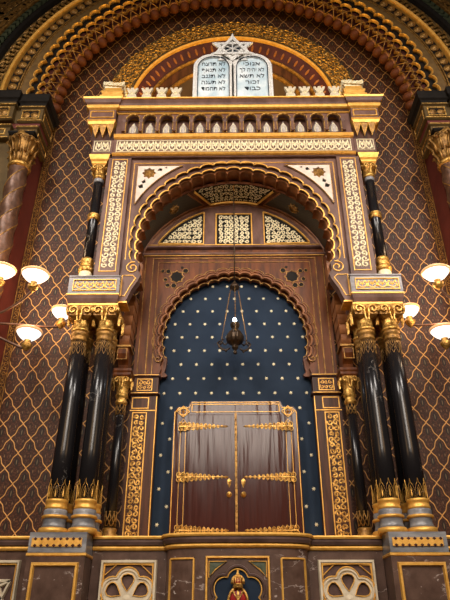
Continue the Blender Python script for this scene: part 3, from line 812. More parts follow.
for sg, nm in SIDES:
    x0, x1 = sorted((sg * 2.07, sg * 2.86))
    p = thing('pedestal', 'square marble pedestal under the %s group of black columns' % nm, 'pedestal', (sg * 2.465, 8.95, 0))
    mb = MB(); mb.loft(x0, x1, 8.57, 9.6, [(0, 0), (2.52, 0)]); part(mb, 'marble_body', M['dadov'], p)
    mb = MB(); mb.loft(x0, x1, 8.56, 9.62, [(2.56, .0), (2.82, .0)]); part(mb, 'grey_marble_cap', M['grey'], p)
    mb = MB(); mb.loft(x0, x1, 8.57, 9.61, [(2.515, .0), (2.525, .015), (2.55, .015), (2.562, .0)]); frame(mb, x0 + .07, x1 - .07, .6, 2.44, .055, flat(8.57), .035); part(mb, 'gilt_moulding', M['goldpaint'], p)
    mb = MB(); mb.plate(rect(x0 + .04, x1 - .06, 2.635, 2.745), [], 8.545, 8.562); b = part(mb, 'gilt_strip', M['goldpaint'], p)
    mb = MB()
    for k in range(8):
        cx = x0 + .09 + k * (x1 - x0 - .18) / 7 
        for z in (2.648, 2.732): mb.disc([(cx - .028, z), (cx, z - .022), (cx + .028, z), (cx, z + .022)], flat(8.5435), .002)
    part(mb, 'dark_lozenges', M['maroon'], p)
    for X, xn in ((2.615, 'outer'), (2.195, 'inner')):
        for Y, yn in ((8.79, 'front'), (9.13, 'rear')):
            black_column(sg, nm, sg * X, Y, '%s %s black marble column of the %s cluster of four' % (xn, yn, nm))
    # impost beam over the columns
    M['impost'] = M.get('impost') or simple('brown_grey_marble', (.085, .072, .075), (.20, .165, .16), .32, 0, 3, .05, sx=(1, 1, 3))
    p = thing('impost_block', 'grey marble impost block with gilt scroll panel on the %s columns' % nm, 'impost', (sg * 2.45, 8.95, 6.55))
    x0, x1 = sorted((sg * 1.99, sg * 2.87))
    mb = MB(); mb.loft(x0, x1, 8.57, 9.78, [(6.655, 0), (6.97, 0), (6.99, .01), (7.01, .01)]); part(mb, 'grey_marble_block', M['impost'], p)
    mb = MB(); mb.loft(x0 + .03, x1 - .03, 8.60, 9.78, [(6.46, -.02), (6.50, .0), (6.53, .01), (6.56, .02), (6.62, .03)]); part(mb, 'brown_moulding', M['mauve'], p)
    mb = MB(); mb.loft(x0, x1, 8.57, 9.78, [(6.62, .0), (6.63, .01), (6.65, .01), (6.655, .0)]); frame(mb, x0 + .075, x1 - .05, 6.70, 6.93, .022, flat(8.57), .02); part(mb, 'gilt_moulding', M['goldpaint'], p)
    mb = MB(); strip_h(mb, x0 + .11, x1 - .085, 6.74, 6.89, 8.57, .024, .16); part(mb, 'scroll_ornament', M['goldpaint'], p)
    # thin rear column
    X, Y = sg * 1.945, 9.45
    c = thing('slender_column', 'slim dark column with gilt capital beside the %s inner pier' % nm, 'column', (X, Y, 2.82))
    mb = MB(); mb.lathe(X, Y, [(.12, 2.82), (.13, 2.85), (.13, 2.90), (.10, 2.93), (.115, 2.97), (.10, 3.0)]); part(mb, 'base', M['golddark'], c)
    mb = MB(); mb.lathe(X, Y, [(.088, 2.98), (.085, 4.0), (.074, 4.98)], 20); part(mb, 'shaft', M['marble'], c)
    mb = MB()
    for z0, z1, r in ((3.02, 3.24, .090), (4.78, 4.97, .079)):
        for k in range(8):
            a = 2 * PI * k / 8; mb.tube([(X + r * math.cos(a + d), Y + r * math.sin(a + d), z) for d, z in ((-.3, z0), (.3, (z0 + z1) / 2), (-.1, z1))], .009, 4)
            mb.tube([(X + r * math.cos(a + d), Y + r * math.sin(a + d), z) for d, z in ((.3, z0), (-.3, (z0 + z1) / 2), (.1, z1))], .009, 4)
    part(mb, 'gilt_bands', M['golddark'], c)
    mb = MB(); mb.lathe(X, Y, [(.08, 4.96), (.10, 4.98), (.105, 5.02), (.085, 5.05), (.085, 5.08), (.11, 5.10), (.11, 5.13), (.095, 5.15), (.10, 5.25), (.13, 5.36), (.15, 5.44)], 24, lambda k, z: .05 * math.cos(k * PI / 2) if z > 5.16 else 0)
    for k in range(4):
        a = PI / 2 * k; ca, sa = math.cos(a), math.sin(a)
        def mp(u, v, d, ca=ca, sa=sa):
            ox, oy = u, -(.145 + d); return (X + ox * ca - oy * sa, Y + ox * sa + oy * ca, v)
        for sx in (-1, 1):
            mb.ribbon([(sx * .015, 5.24)] + [(sx * (.08 + q[0]), 5.37 + q[1]) for q in spiral(0, 0, .058, PI * 1.15, 1.25, -1, 12)], .026, mp, .022)
        mb.disc([(0, 5.28), (.025, 5.37), (0, 5.45), (-.025, 5.37)], mp, .03)
    part(mb, 'capital', M['gold'], c)
    mb = MB(); mb.loft(X - .125, X + .125, Y - .14, Y + .14, [(5.43, 0), (5.46, .02), (5.50, .02), (5.53, .035), (5.57, .035)]); part(mb, 'abacus', M['wood'], c)
    # scalloped jamb standing on that column
    p = thing('scalloped_bracket', 'stack of russet wood scallops on the slim column, %s side of the arch' % nm, 'bracket', (X, 9.35, 5.57))
    mb = MB()
    prof = [(6.95, 0)]
    def roll(z1, z0, x_in, dep):
        mbx = MB(); n = 8; xa, xb = sorted((sg * (1.80 + x_in), sg * (2.06 if z0 > 6.5 else 2.03))); pr = []
        for i in range(n + 1):
            t = i / n; pr.append((9.20 + dep * (1 - math.sqrt(max(0, 1 - (1 - t) ** 2))) , z0 + (z1 - z0) * t))
        pr += [(9.6, z1), (9.6, z0)]
        v, f = extr_x(xa, xb, pr); mb.add(v, f)
    zs = [6.98, 6.76, 6.56, 6.36, 6.16, 5.96]
    for i in range(5): roll(zs[i], zs[i + 1], .01 + i * .012, .10)
    part(mb, 'scallops', M['soffit'], p)
    mb = MB(); 
    v, f = extr_x(*sorted((sg * 1.85, sg * 2.03)), [(9.22, 5.96), (9.20, 5.90), (9.20, 5.82), (9.24, 5.72), (9.30, 5.64), (9.32, 5.57), (9.55, 5.57), (9.55, 5.96)]); mb.add(v, f); part(mb, 'console', M['wood'], p)
    mb = MB(); frame(mb, *sorted((sg * 1.87, sg * 2.05)), 5.70, 5.92, .02, flat(9.205), .012)
    mb.box(*sorted((sg * 1.82, sg * 2.10)), 9.19, 9.56, 5.94, 5.975); part(mb, 'gilt_edge', M['golddark'], p)

# ================================================================== INNER PIERS AND STARRY PANEL
for sg, nm in SIDES:
    p = thing('inner_pier', 'walnut pier with tall gilt scroll strip, %s of the starry blue panel' % nm, 'pier', (sg * 1.62, 9.7, 2.82))
    xa, xb = sorted((sg * 1.36, sg * 1.83))
    mb = MB(); mb.box(xa, xb, 9.68, 9.8, 2.82, 5.22); part(mb, 'wood_body', M['darkwood'], p)
    mb = MB(); mb.loft(xa, xb, 9.66, 9.8, [(5.22, .0), (5.24, .03), (5.27, .03), (5.28, 0), (5.55, 0), (5.57, .03), (5.61, .03)]); part(mb, 'console_block', M['darkwood'], p)
    mb = MB(); xi = sg * 1.655
    frame(mb, xi - .13, xi + .13, 2.86, 4.92, .022, flat(9.68), .015)
    frame(mb, xi - .15, xi + .15, 4.98, 5.19, .02, flat(9.68), .012)
    frame(mb, sg * 1.60 - .14, sg * 1.60 + .14, 5.30, 5.53, .02, flat(9.66), .012)
    mb.ribbon([(xa, 4.95), (xb, 4.95)], .022, flat(9.68), .012); mb.ribbon([(sg * 1.375, 2.85), (sg * 1.375, 5.2)], .02, flat(9.68), .012)
    for z in (5.255, 5.59): mb.ribbon([(xa, z), (xb, z)], .018, flat(9.63), .01)
    part(mb, 'gilt_frames', M['goldpaint'], p)
    mb = MB(); fill(mb, always, xi - .095, xi + .095, 2.90, 4.88, .098, .028, flat(9.68), .012); part(mb, 'scroll_strip', M['gold'], p)
    mb = MB(); fill(mb, always, sg * 1.60 - .11, sg * 1.60 + .11, 5.33, 5.50, .08, .014, flat(9.66)); part(mb, 'console_ornament', M['goldpaint'], p)
ICZ = 6.36; IR = 1.37
blue = thing('starry_panel', 'deep blue painted panel covered with small gold stars behind the ark doors', 'panel', (0, 9.9, 2.8))
mb = MB(); mb.box(-1.55, 1.55, 9.90, 9.94, 2.7, 8.0); part(mb, 'blue_ground', M['navy'], blue)
sp = []
for row in range(0, 18):
    z = 7.575 - row * .2785
    for k in range(-6, 7):
        x = (k + (.5 if row % 2 == 0 else 0)) * .2845
        if abs(x) > 1.42 or z < 2.85 or (abs(x) < 1.0 and z < 4.95) or math.hypot(x, max(0, z - ICZ)) > 1.36: continue
        sp.append((z, x))
sp.sort()
st0 = None; mb = MB()
for n_, (z, x) in enumerate(sp):
    if n_ >= 100: mb.disc(star(x, z, .036, 6, .5, PI / 2 + x), flat(9.899), .012); continue
    if st0 is None:
        m_ = MB(); m_.disc(star(0, 0, .036, 6, .5), flat(0), .012); st0 = m_.build('gold_star', M['goldpale']); o = st0
    else: o = st0.copy(); COL.objects.link(o)
    o.parent = blue; o.location = Vector((x, 9.899, z)) - Vector(blue.location); o.rotation_euler = (0, x * 3, 0)
if mb.v: part(mb, 'upper_gold_stars', M['goldpale'], blue)['kind'] = 'stuff'

# ================================================================== INNER LOBED ARCH FRAME
fr = thing('inner_arch_frame', 'walnut wall frame with small scalloped arch around the starry panel', 'arch', (0, 9.75, 5.6))
ICZ = 6.36; IR = 1.37
def inner_outline(r, d, zb):
    l = lobed(0, ICZ, r, 23, -.30, PI + .30, d, 7)
    return l
l1 = inner_outline(IR + .05, .05, 0)
xl = abs(l1[0][0])
tail = [(1.36, 5.82), (1.33, 5.74), (1.36, 5.66), (1.40, 5.61)]
outer = [(-1.83, 5.61), (-1.83, 8.42), (1.83, 8.42), (1.83, 5.61)] + tail[::-1] + l1 + [(-x, z) for x, z in tail]
mb = MB(); mb.plate(outer, [], 9.70, 9.80); part(mb, 'wood_panel', M['wood'], fr)
l2 = inner_outline(IR - .02, .05, 0)
t2 = [(1.26, 5.78), (1.28, 5.70), (1.22, 5.64), (1.25, 5.61)]
band = [(1.5, 5.61)] + t2[::-1] + l2 + [(-x, z) for x, z in t2] + [(-1.5, 5.61), (-1.5, 6.3)] + [(1.5 * math.cos(a), ICZ + 1.5 * math.sin(a)) for a in [PI - PI * i / 24 for i in range(25)]]
mb = MB(); mb.plate(band, [], 9.78, 9.86); part(mb, 'inner_scallop_band', M['wood'], fr)
mb = MB()
mb.ribbon(l1, .05, flat(9.70), .04); mb.ribbon([(x * 1.045, ICZ + (z - ICZ) * 1.045) for x, z in l1], .025, flat(9.70), .02)
part(mb, 'outer_scallop_moulding', M['soffit'], fr)
mb = MB(); mb.ribbon(l2, .022, flat(9.78), .025); mb.ribbon([(x * 1.08, ICZ + (z - ICZ) * 1.08) for x, z in l1], .016, flat(9.70), .012)
mb.ribbon([(-1.50, 5.62), (-1.50, 8.02), (1.50, 8.02), (1.50, 5.62)], .02, flat(9.70), .012); mb.ribbon([(-1.61, 5.62), (-1.61, 8.11), (1.61, 8.11), (1.61, 5.62)], .028, flat(9.70), .02)
for sx in (-1, 1):
    mb.ribbon([(sx * (1.30 + .10 + q[0]), 5.92 + q[1]) for q in spiral(0, 0, .085, PI * .5, 1.2, 1, 14)], .02, flat(9.69), .02)
    mb.ribbon([(sx * 1.76, 5.62), (sx * 1.76, 8.2)], .016, flat(9.70), .01)
part(mb, 'gilt_lines', M['golddark'], fr)
mb = MB()
for z, o in ((8.18, .02), (8.33, .05)): mb.loft(-1.83, 1.83, 9.68, 9.8, [(z, 0), (z + .02, o), (z + .05, o), (z + .06, 0)])
part(mb, 'lintel_moulding', M['mauve'], fr)
mb = MB(); mb.ribbon([(-1.8, 8.17), (1.8, 8.17)], .016, flat(9.68), .012); mb.ribbon([(-1.8, 8.415), (1.8, 8.415)], .02, flat(9.66), .012); part(mb, 'lintel_gilt_line', M['goldpaint'], fr)
for sx in (-1, 1):
    mb = MB(); cx, cz = sx * 1.13, 7.68
    mb.plate(circ(cx, cz, .115, 8), [], 9.694, 9.702)
    for dx, dz, r in ((.17, .13, .04), (-.17, .14, .05), (.22, -.06, .035), (.05, -.2, .05), (.17, -.19, .04), (-.10, .22, .03), (.28, .14, .035)): mb.plate(circ(cx + sx * dx, cz + dz, r, 6), [], 9.694, 9.702)
    part(mb, 'dark_piercing', M['black'], fr)
    mb = MB(); poly_frame(mb, star(cx, cz, .15, 8, .78), .02, flat(9.70), .015)
    for dx, dz, r in ((.17, .13, .05), (-.17, .14, .06), (.22, -.06, .045), (.05, -.2, .06), (.17, -.19, .05), (.28, .14, .04)): poly_frame(mb, circ(cx + sx * dx, cz + dz, r, 6), .012, flat(9.70), .01)
    part(mb, 'pierced_star', M['golddark'], fr)

# ================================================================== TYMPANUM WITH THREE PAINTED PANELS
ty = thing('tympanum', 'half-round walnut tympanum with three black and gold painted panels', 'panel', (0, 9.75, 8.42))
TCZ = 7.62; TR = 1.80
hp = [(x, z) for x, z in circ(0, TCZ, 1.95, 40, 0, PI) if z > 8.44]
mb = MB(); mb.plate([(1.76, 8.42)] + hp + [(-1.76, 8.42)], [], 9.72, 9.80); part(mb, 'walnut_ground', M['mauve'], ty)
def tyin(x, z): return math.hypot(x, z - TCZ) < 1.70 and z > 8.50
side = [(.62, 8.47)] + [(x, z) for x, z in circ(0, TCZ, 1.77, 80, 0, PI / 2) if z >= 8.47 and x >= .62] 
side = side + [(.62, math.sqrt(1.77 ** 2 - .62 ** 2) + TCZ)]
mb = MB(); mb.plate(rect(-.35, .35, 8.46, 9.22), [], 9.712, 9.722); part(mb, 'black_panel', M['black'], ty)
mb = MB(); frame(mb, -.385, .385, 8.43, 9.25, .035, flat(9.72), .03); part(mb, 'gilt_panel_frame', M['goldpaint'], ty)
mb = MB(); fill(mb, always, -.32, .32, 8.49, 9.19, .100, .028, flat(9.71)); part(mb, 'painted_arabesque', M['goldpale'], ty)
for sx in (-1, 1):
    sp = [(sx * x, z) for x, z in side]
    mb = MB(); mb.plate(sp, [], 9.712, 9.722); part(mb, 'black_panel', M['black'], ty)
    mb = MB(); poly_frame(mb, sp, .035, flat(9.715), .03); part(mb, 'gilt_panel_frame', M['goldpaint'], ty)
    mb = MB(); fill(mb, lambda x, z: tyin(x, z), *sorted((sx * .66, sx * 1.56)), 8.49, 9.30, .100, .028, flat(9.71)); part(mb, 'painted_arabesque', M['goldpale'], ty)
# ================================================================== BARREL VAULT
va = thing('barrel_vault', 'shallow wooden barrel vault inside the canopy with dark perforated panels', 'vault', (0, 9.4, 9.4))
VR = 1.93; VZ = 7.60
mb = MB(); vs = []; fs = []
A0, A1 = .28, PI - .28; n = 40
for i in range(n + 1):
    a = A0 + (A1 - A0) * i / n
    for r, y in ((VR, 9.09), (VR, 9.78), (VR + .06, 9.78), (VR + .06, 9.09)): vs.append((r * math.cos(a), y, VZ + r * math.sin(a)))
for i in range(n):
    for k in range(4): fs.append((i * 4 + k, i * 4 + (k + 1) % 4, i * 4 + 4 + (k + 1) % 4, i * 4 + 4 + k))
mb.add(vs, fs); part(mb, 'vault_shell', M['wood'], va)
def vm(u, v, d):        # u = angle from crown * radius, v = depth
    a = PI / 2 - u / VR; r = VR - d; return (r * math.cos(a), v, VZ + r * math.sin(a))
yf, yb = 9.11, 9.66
def grid_patch(mb, fn, n=14, m=6, d=.004):
    vs = []; fs = []
    for i in range(n + 1):
        for j in range(m + 1): vs.append(vm(*fn(i / n, j / m), d))
    for i in range(n):
        for j in range(m): fs.append((i * (m + 1) + j, i * (m + 1) + j + 1, (i + 1) * (m + 1) + j + 1, (i + 1) * (m + 1) + j))
    mb.add(vs, fs)
hf, hb = .84, .50
mb = MB(); grid_patch(mb, lambda s, t: ((2 * s - 1) * (hf + (hb - hf) * t), yf + (yb - yf) * t)); part(mb, 'black_crown_panel', M['black'], va)
mb = MB()
tr = [(-hf, yf), (hf, yf), (hb, yb), (-hb, yb)]
mb.ribbon([(hf + (hb - hf) * t, yf + (yb - yf) * t) for t in (0, .5, 1)] + [(hb - 2 * hb * t, yb) for t in (.25, .5, .75, 1)] + [(-hb - (hf - hb) * t, yb + (yf - yb) * t) for t in (.5, 1)], .05, vm, .04)
mb.ribbon([(0, yf), (0, yb)], .02, vm, .03)
part(mb, 'gilt_crown_frame', M['goldpaint'], va)
mb = MB()
def inv(x, y):
    t = (y - yf) / (yb - yf); return 0 < t < .93 and abs(x) < hf + (hb - hf) * t - .06
fill(mb, inv, -.82, .82, yf + .01, yb, .100, .028, vm); part(mb, 'painted_arabesque', M['goldpale'], va)
for sx in (-1, 1):
    fn = lambda s, t, sx=sx: (sx * ((hf + (hb - hf) * t + .14) * (1 - s) + 2.35 * s), yf + (yb - .02 - yf) * t)
    mb = MB(); grid_patch(mb, fn); part(mb, 'perforated_screen', M['screen'], va)
    mb = MB()
    mb.ribbon([fn(0, t) for t in (0, .5, 1)] + [fn(s, 1) for s in (.2, .4, .6, .8, 1)], .04, vm, .02)
    part(mb, 'screen_edge', M['soffit'], va)
    mb = MB(); mb.disc(star(sx * 1.32, 9.36, .16, 8, .68), vm, .03); mb.ribbon(star(sx * 1.32, 9.36, .10, 8, .8), .02, vm, .04, closed=True); part(mb, 'pierced_star_boss', M['golddark'], va)
mb = MB(); mb.ribbon([(-3.0 + 6.0 * i / 40, yb + .07) for i in range(41)], .07, vm, .05); part(mb, 'rear_rib', M['soffit'], va)

# ================================================================== CANOPY FRONT
ca = thing('canopy_front', 'mauve wooden canopy front pierced by a large horseshoe scalloped arch', 'arch', (0, 8.7, 7.0))
FCZ = 7.84; SA = -.25
def big(r, d=.085): return lobed(0, FCZ, r, 25, SA, PI - SA, d, 9)
o1 = big(1.93, .055)
pl = [(-2.50, 7.01), (-2.50, 9.83), (2.50, 9.83), (2.50, 7.01), (abs(o1[0][0]), 7.01)] + o1 + [(-abs(o1[0][0]), 7.01)]
mb = MB(); mb.plate(pl, [], 8.70, 8.80); part(mb, 'front_board', M['mauve'], ca)
o2 = big(1.83, .055)
pl = [(1.95, 7.01), (abs(o2[0][0]), 7.01)] + o2 + [(-abs(o2[0][0]), 7.01), (-1.95, 7.01), (-2.0, 7.4)] + [(2.05 * math.cos(a), FCZ + 2.05 * math.sin(a)) for a in [PI - PI * i / 30 for i in range(31)]] + [(2.0, 7.4)]
mb = MB(); mb.plate(pl, [], 8.77, 8.84); part(mb, 'middle_scallop_board', M['mauve'], ca)
o3 = big(1.80, .085)
pl = [(1.95, 7.01), (abs(o3[0][0]), 7.01)] + o3 + [(-abs(o3[0][0]), 7.01), (-1.95, 7.01), (-2.0, 7.4)] + [(2.05 * math.cos(a), FCZ + 2.05 * math.sin(a)) for a in [PI - PI * i / 30 for i in range(31)]] + [(2.0, 7.4)]
mb = MB(); mb.plate(pl, [], 8.83, 9.10); part(mb, 'scalloped_soffit', M['soffit'], ca)
mb = MB(); mb.sweep(o1, [(-.004, 0), (-.006, .012), (.004, .018), (.018, .01), (.02, 0)], flat(8.70)); part(mb, 'outer_gilt_edge', M['goldpaint'], ca)
mb = MB(); mb.sweep(o2, [(-.010, 0), (-.01, .012), (.012, .012), (.016, 0)], flat(8.77)); part(mb, 'inner_gilt_edges', M['goldpaint'], ca)
mb = MB()      # canopy sides and top behind the front board
for sg in (-1, 1): mb.box(*sorted((sg * 2.42, sg * 2.50)), 8.80, 9.78, 7.01, 9.83)
mb.box(-2.5, 2.5, 8.80, 9.78, 9.75, 9.83); part(mb, 'canopy_shell', M['mauve'], ca)
for sg in (-1, 1):
    mb = MB(); cx = sg * 2.245
    xa, xb = sorted((sg * 2.03, sg * 2.47))
    mb.loft(xa, xb, 8.62, 8.70, [(7.01, .0), (7.05, .0), (9.80, .0)]); part(mb, 'pilaster', M['mauve'], ca)
    mb = MB(); frame(mb, cx - .155, cx + .155, 7.12, 9.76, .02, flat(8.62), .012)
    xx = sg * 1.965; mb.ribbon([(xx, 7.05), (xx, 9.72)], .018, flat(8.70), .012); mb.ribbon([(xx, 9.72), (0, 9.72)], .02, flat(8.70), .012)
    part(mb, 'pilaster_gilt_line', M['goldpaint'], ca)
    mb = MB(); fill(mb, always, cx - .12, cx + .12, 7.20, 9.70, .112, .030, flat(8.62), .012); part(mb, 'pilaster_scroll', M['goldpale'], ca)
    # spandrel fretwork
    hyp = [(x, z) for x, z in circ(0, FCZ, 2.06, 60, 0, PI / 2) if z < 9.63 and x < 1.89]
    tri = [(sg * x, z) for x, z in [(1.89, 9.63)] + [(1.89, hyp[0][1])] + hyp + [(hyp[-1][0] - .03, 9.63)]]
    cs = (sg * 1.66, 9.44)
    holes = [star(cs[0], cs[1], .145, 8, .72)]; cen = [(cs[0], cs[1], .145)]
    def ok(pts):
        return all(abs(x) < 1.868 and z < 9.612 and math.hypot(x, z - FCZ) > 2.085 for x, z in pts)
    for dist, nn, r_, e in ((.225, 8, .056, .045), (.355, 8, .075, .072), (.36, 8, .034, .034), (.50, 16, .060, .066), (.645, 20, .064, .070), (.79, 24, .064, .070), (.935, 28, .062, .070)):
        off = PI / 8 if (nn == 8 and r_ != .034) else (0 if nn != 20 else PI / 20)
        for k in range(nn):
            a = off + 2 * PI * k / nn; cx_, cz_ = cs[0] + sg * dist * math.cos(a), cs[1] + dist * math.sin(a)
            for sc_ in (1, .82, .66, .5, .38):
                h = [(cx_ + sg * sc_ * (u * math.cos(a) - v * math.sin(a)), cz_ + sc_ * (u * math.sin(a) + v * math.cos(a))) for u, v in ((r_, 0), (r_ * .35, e), (-r_, 0), (r_ * .35, -e))]
                if ok(h): holes.append(h); break
    mb = MB(); mb.plate(tri, holes, 8.668, 8.694); part(mb, 'cream_fretwork', M['cream'], ca)
    mb = MB(); mb.plate([(x * .999, z) for x, z in tri], [], 8.694, 8.699); part(mb, 'dark_fretwork_ground', M['black'], ca)
    mb = MB(); poly_frame(mb, tri, .02, flat(8.67), .012)
    mb.disc(star(cs[0], cs[1], .13, 8, .8), flat(8.69), .07); part(mb, 'gilt_star_boss', M['golddark'], ca)
    # volute and console below the springing
    mb = MB(); mb.plate([(sg * x, z) for x, z in ((2.02, 7.42), (2.02, 6.55), (1.90, 6.55), (1.86, 6.62), (1.80, 6.80), (1.70, 6.98), (1.66, 7.10), (1.72, 7.20), (1.70, 7.34), (1.78, 7.44))], [], 8.685, 8.86); part(mb, 'spring_console', M['mauve'], ca)
    mb = MB()
    mb.ribbon([(sg * (1.815 + q[0]), 7.24 + q[1]) for q in spiral(0, 0, .125, PI * .6, 1.5, -1, 18)], .022, flat(8.685), .02)
    poly_frame(mb, [(sg * x, z) for x, z in ((1.98, 7.08), (1.98, 6.66), (1.91, 6.66), (1.83, 6.86), (1.74, 7.02), (1.80, 7.08))], .022, flat(8.685), .015)
    mb.box(*sorted((sg * 1.86, sg * 2.02)), 8.68, 9.0, 6.53, 6.56)
    part(mb, 'spring_gilt_volute', M['goldpaint'], ca)
    # corner colonnette
    X, Y = sg * 2.665, 8.80
    c = thing('colonnette', 'small black colonnette with gilt rings on the %s impost block' % nm if False else 'small black colonnette with gilt rings on the %s impost block' % ('left' if sg < 0 else 'right'), 'column', (X, Y, 7.01))
    mb = MB(); mb.lathe(X, Y, [(.13, 7.01), (.14, 7.04), (.13, 7.08), (.115, 7.10), (.125, 7.16), (.11, 7.20)]); part(mb, 'base', M['goldpale'], c)
    mb = MB(); mb.lathe(X, Y, [(.115, 7.20), (.14, 7.22), (.145, 7.27), (.12, 7.31), (.10, 7.33), (.12, 7.35), (.12, 7.39), (.10, 7.41), (.115, 7.43), (.115, 7.46), (.095, 7.50)]); part(mb, 'gilt_rings', M['gold'], c)
    mb = MB(); mb.lathe(X, Y, [(.096, 7.48), (.092, 8.4), (.086, 9.32)], 24); part(mb, 'shaft', M['marble'], c)
    mb = MB(); mb.lathe(X, Y, [(.09, 8.37), (.115, 8.38), (.12, 8.41), (.10, 8.43), (.10, 8.45), (.12, 8.47), (.115, 8.50), (.09, 8.51)]); part(mb, 'middle_ring', M['gold'], c)
    mb = MB(); mb.lathe(X, Y, [(.088, 9.28), (.10, 9.29), (.10, 9.36), (.088, 9.37)]); part(mb, 'grey_collar', M['grey'], c)
    mb = MB(); mb.lathe(X, Y, [(.09, 9.37), (.115, 9.38), (.12, 9.42), (.10, 9.44), (.10, 9.52), (.12, 9.60), (.15, 9.68)], 24, lambda k, z: .05 * math.cos(k * PI / 2) if z > 9.43 else 0)
    for k in range(4):
        a = PI / 2 * k; cc, ss = math.cos(a), math.sin(a)
        def mp(u, v, d, cc=cc, ss=ss):
            ox, oy = u, -(.135 + d); return (X + ox * cc - oy * ss, Y + ox * ss + oy * cc, v)
        for sx in (-1, 1): mb.ribbon([(sx * .015, 9.50)] + [(sx * (.075 + q[0]), 9.60 + q[1]) for q in spiral(0, 0, .055, PI * 1.15, 1.25, -1, 12)], .025, mp, .02)
        mb.disc([(0, 9.53), (.022, 9.60), (0, 9.67), (-.022, 9.60)], mp, .03)
    part(mb, 'capital', M['gold'], c)
    mb = MB(); mb.loft(X - .13, X + .13, Y - .13, Y + .13, [(9.67, 0), (9.70, .02), (9.74, .02), (9.78, .05), (9.88, .08)]); part(mb, 'abacus', M['goldpaint'], c)

# ================================================================== ENTABLATURE
en = thing('entablature', 'wide gilded entablature with a row of thirteen small arched niches', 'entablature', (0, 8.7, 9.83))
def ex(mb, x0, x1, pr): v, f = extr_x(x0, x1, pr); mb.add(v, f)
mb = MB(); ex(mb, -2.42, 2.42, [(8.64, 9.83), (8.62, 9.86), (8.62, 9.90), (8.62, 10.40), (9.75, 10.40), (9.75, 9.83)])
mb.box(-2.40, 2.40, 8.76, 9.75, 10.40, 11.02)
for sg in (-1, 1): mb.loft(*sorted((sg * 2.42, sg * 2.84)), 8.60, 9.6, [(9.90, 0), (10.26, 0)])
part(mb, 'mauve_body', M['mauve'], en)
mb = MB(); ex(mb, -2.42, 2.42, [(8.62, 9.85), (8.585, 9.865), (8.565, 9.89), (8.585, 9.91), (8.62, 9.92)]); ex(mb, -2.42, 2.42, [(8.62, 10.30), (8.57, 10.32), (8.54, 10.37), (8.57, 10.41), (8.62, 10.42)])
part(mb, 'gilt_mouldings', M['goldpaint'], en)
mb = MB(); frame(mb, -2.36, 2.36, 9.95, 10.27, .022, flat(8.62), .012); strip_h(mb, -2.32, 2.32, 9.985, 10.235, 8.62, .034, .145)
for sg in (-1, 1): strip_h(mb, *sorted((sg * 2.51, sg * 2.77)), 9.98, 10.21, 8.60, .028, .13); frame(mb, *sorted((sg * 2.47, sg * 2.81)), 9.95, 10.24, .018, flat(8.60), .012)
part(mb, 'pale_scroll_frieze', M['goldpale'], en)
# arcade
holes = []; PIT = .3445
for i in range(13):
    cx = (i - 6) * PIT; holes.append([(cx - .125, 10.46), (cx + .125, 10.46)] + circ(cx, 10.82, .125, 10, 0, PI))
mb = MB(); mb.plate(rect(-2.40, 2.40, 10.43, 11.03), holes, 8.60, 8.68); part(mb, 'arcade_board', M['mauve'], en)
mb = MB(); mb.box(-2.4, 2.4, 8.80, 8.81, 10.40, 11.05); mb.box(-2.4, 2.4, 8.61, 8.80, 10.41, 10.45); part(mb, 'arcade_recess', M['wood'], en)
nr = None
for i in range(13):
    cx = (i - 6) * PIT
    if nr is None:
        mb = MB(); mb.ribbon([(.14, -.38), (.14, 0)] + circ(0, 0, .14, 12, 0, PI) + [(-.14, 0), (-.14, -.38)], .026, lambda u, v, d: (u, -d, v), .035); nr = mb.build('niche_gilt_arch', M['gold'])
        mb = MB(); mb.lathe(0, 0, [(.10, 0), (.105, .03), (.095, .08), (.10, .16), (.085, .25), (.045, .33), (.016, .38), (.022, .40), (.004, .42)], 16, lambda k, z: .10 * math.cos(k * PI / 2)); nf = mb.build('lily_ornament', M['lily'])
        mb = MB()
        for sg in (-1, 0, 1): mb.ribbon([(sg * .05, .05), (sg * .055, .16), (sg * .03, .26), (0, .33)], .018, lambda u, v, d: (u, -.09 - d + v * .12, v), .015)
        mb.disc(star(0, .20, .045, 5), lambda u, v, d: (u, -.085 - d, v), .02); ng = mb.build('gilt_flower', M['goldpale'])
        a, b, g = nr, nf, ng
    else:
        a, b, g = nr.copy(), nf.copy(), ng.copy(); [COL.objects.link(k) for k in (a, b, g)]
    L = Vector(en.location)
    a.parent = en; a.location = Vector((cx, 8.60, 10.82)) - L
    b.parent = en; b.location = Vector((cx, 8.72, 10.44)) - L
    g.parent = b; g.location = (0, 0, 0)
    if i < 14:
        pass
mb = MB()
for i in range(14):
    cx = (i - 6.5) * PIT; mb = MB()
    mb.loft(cx - .028, cx + .028, 8.55, 8.60, [(10.46, .01), (10.50, .0), (10.72, 0), (10.76, .015), (10.80, .015)]); part(mb, 'niche_pilaster', M['mauve'], en)
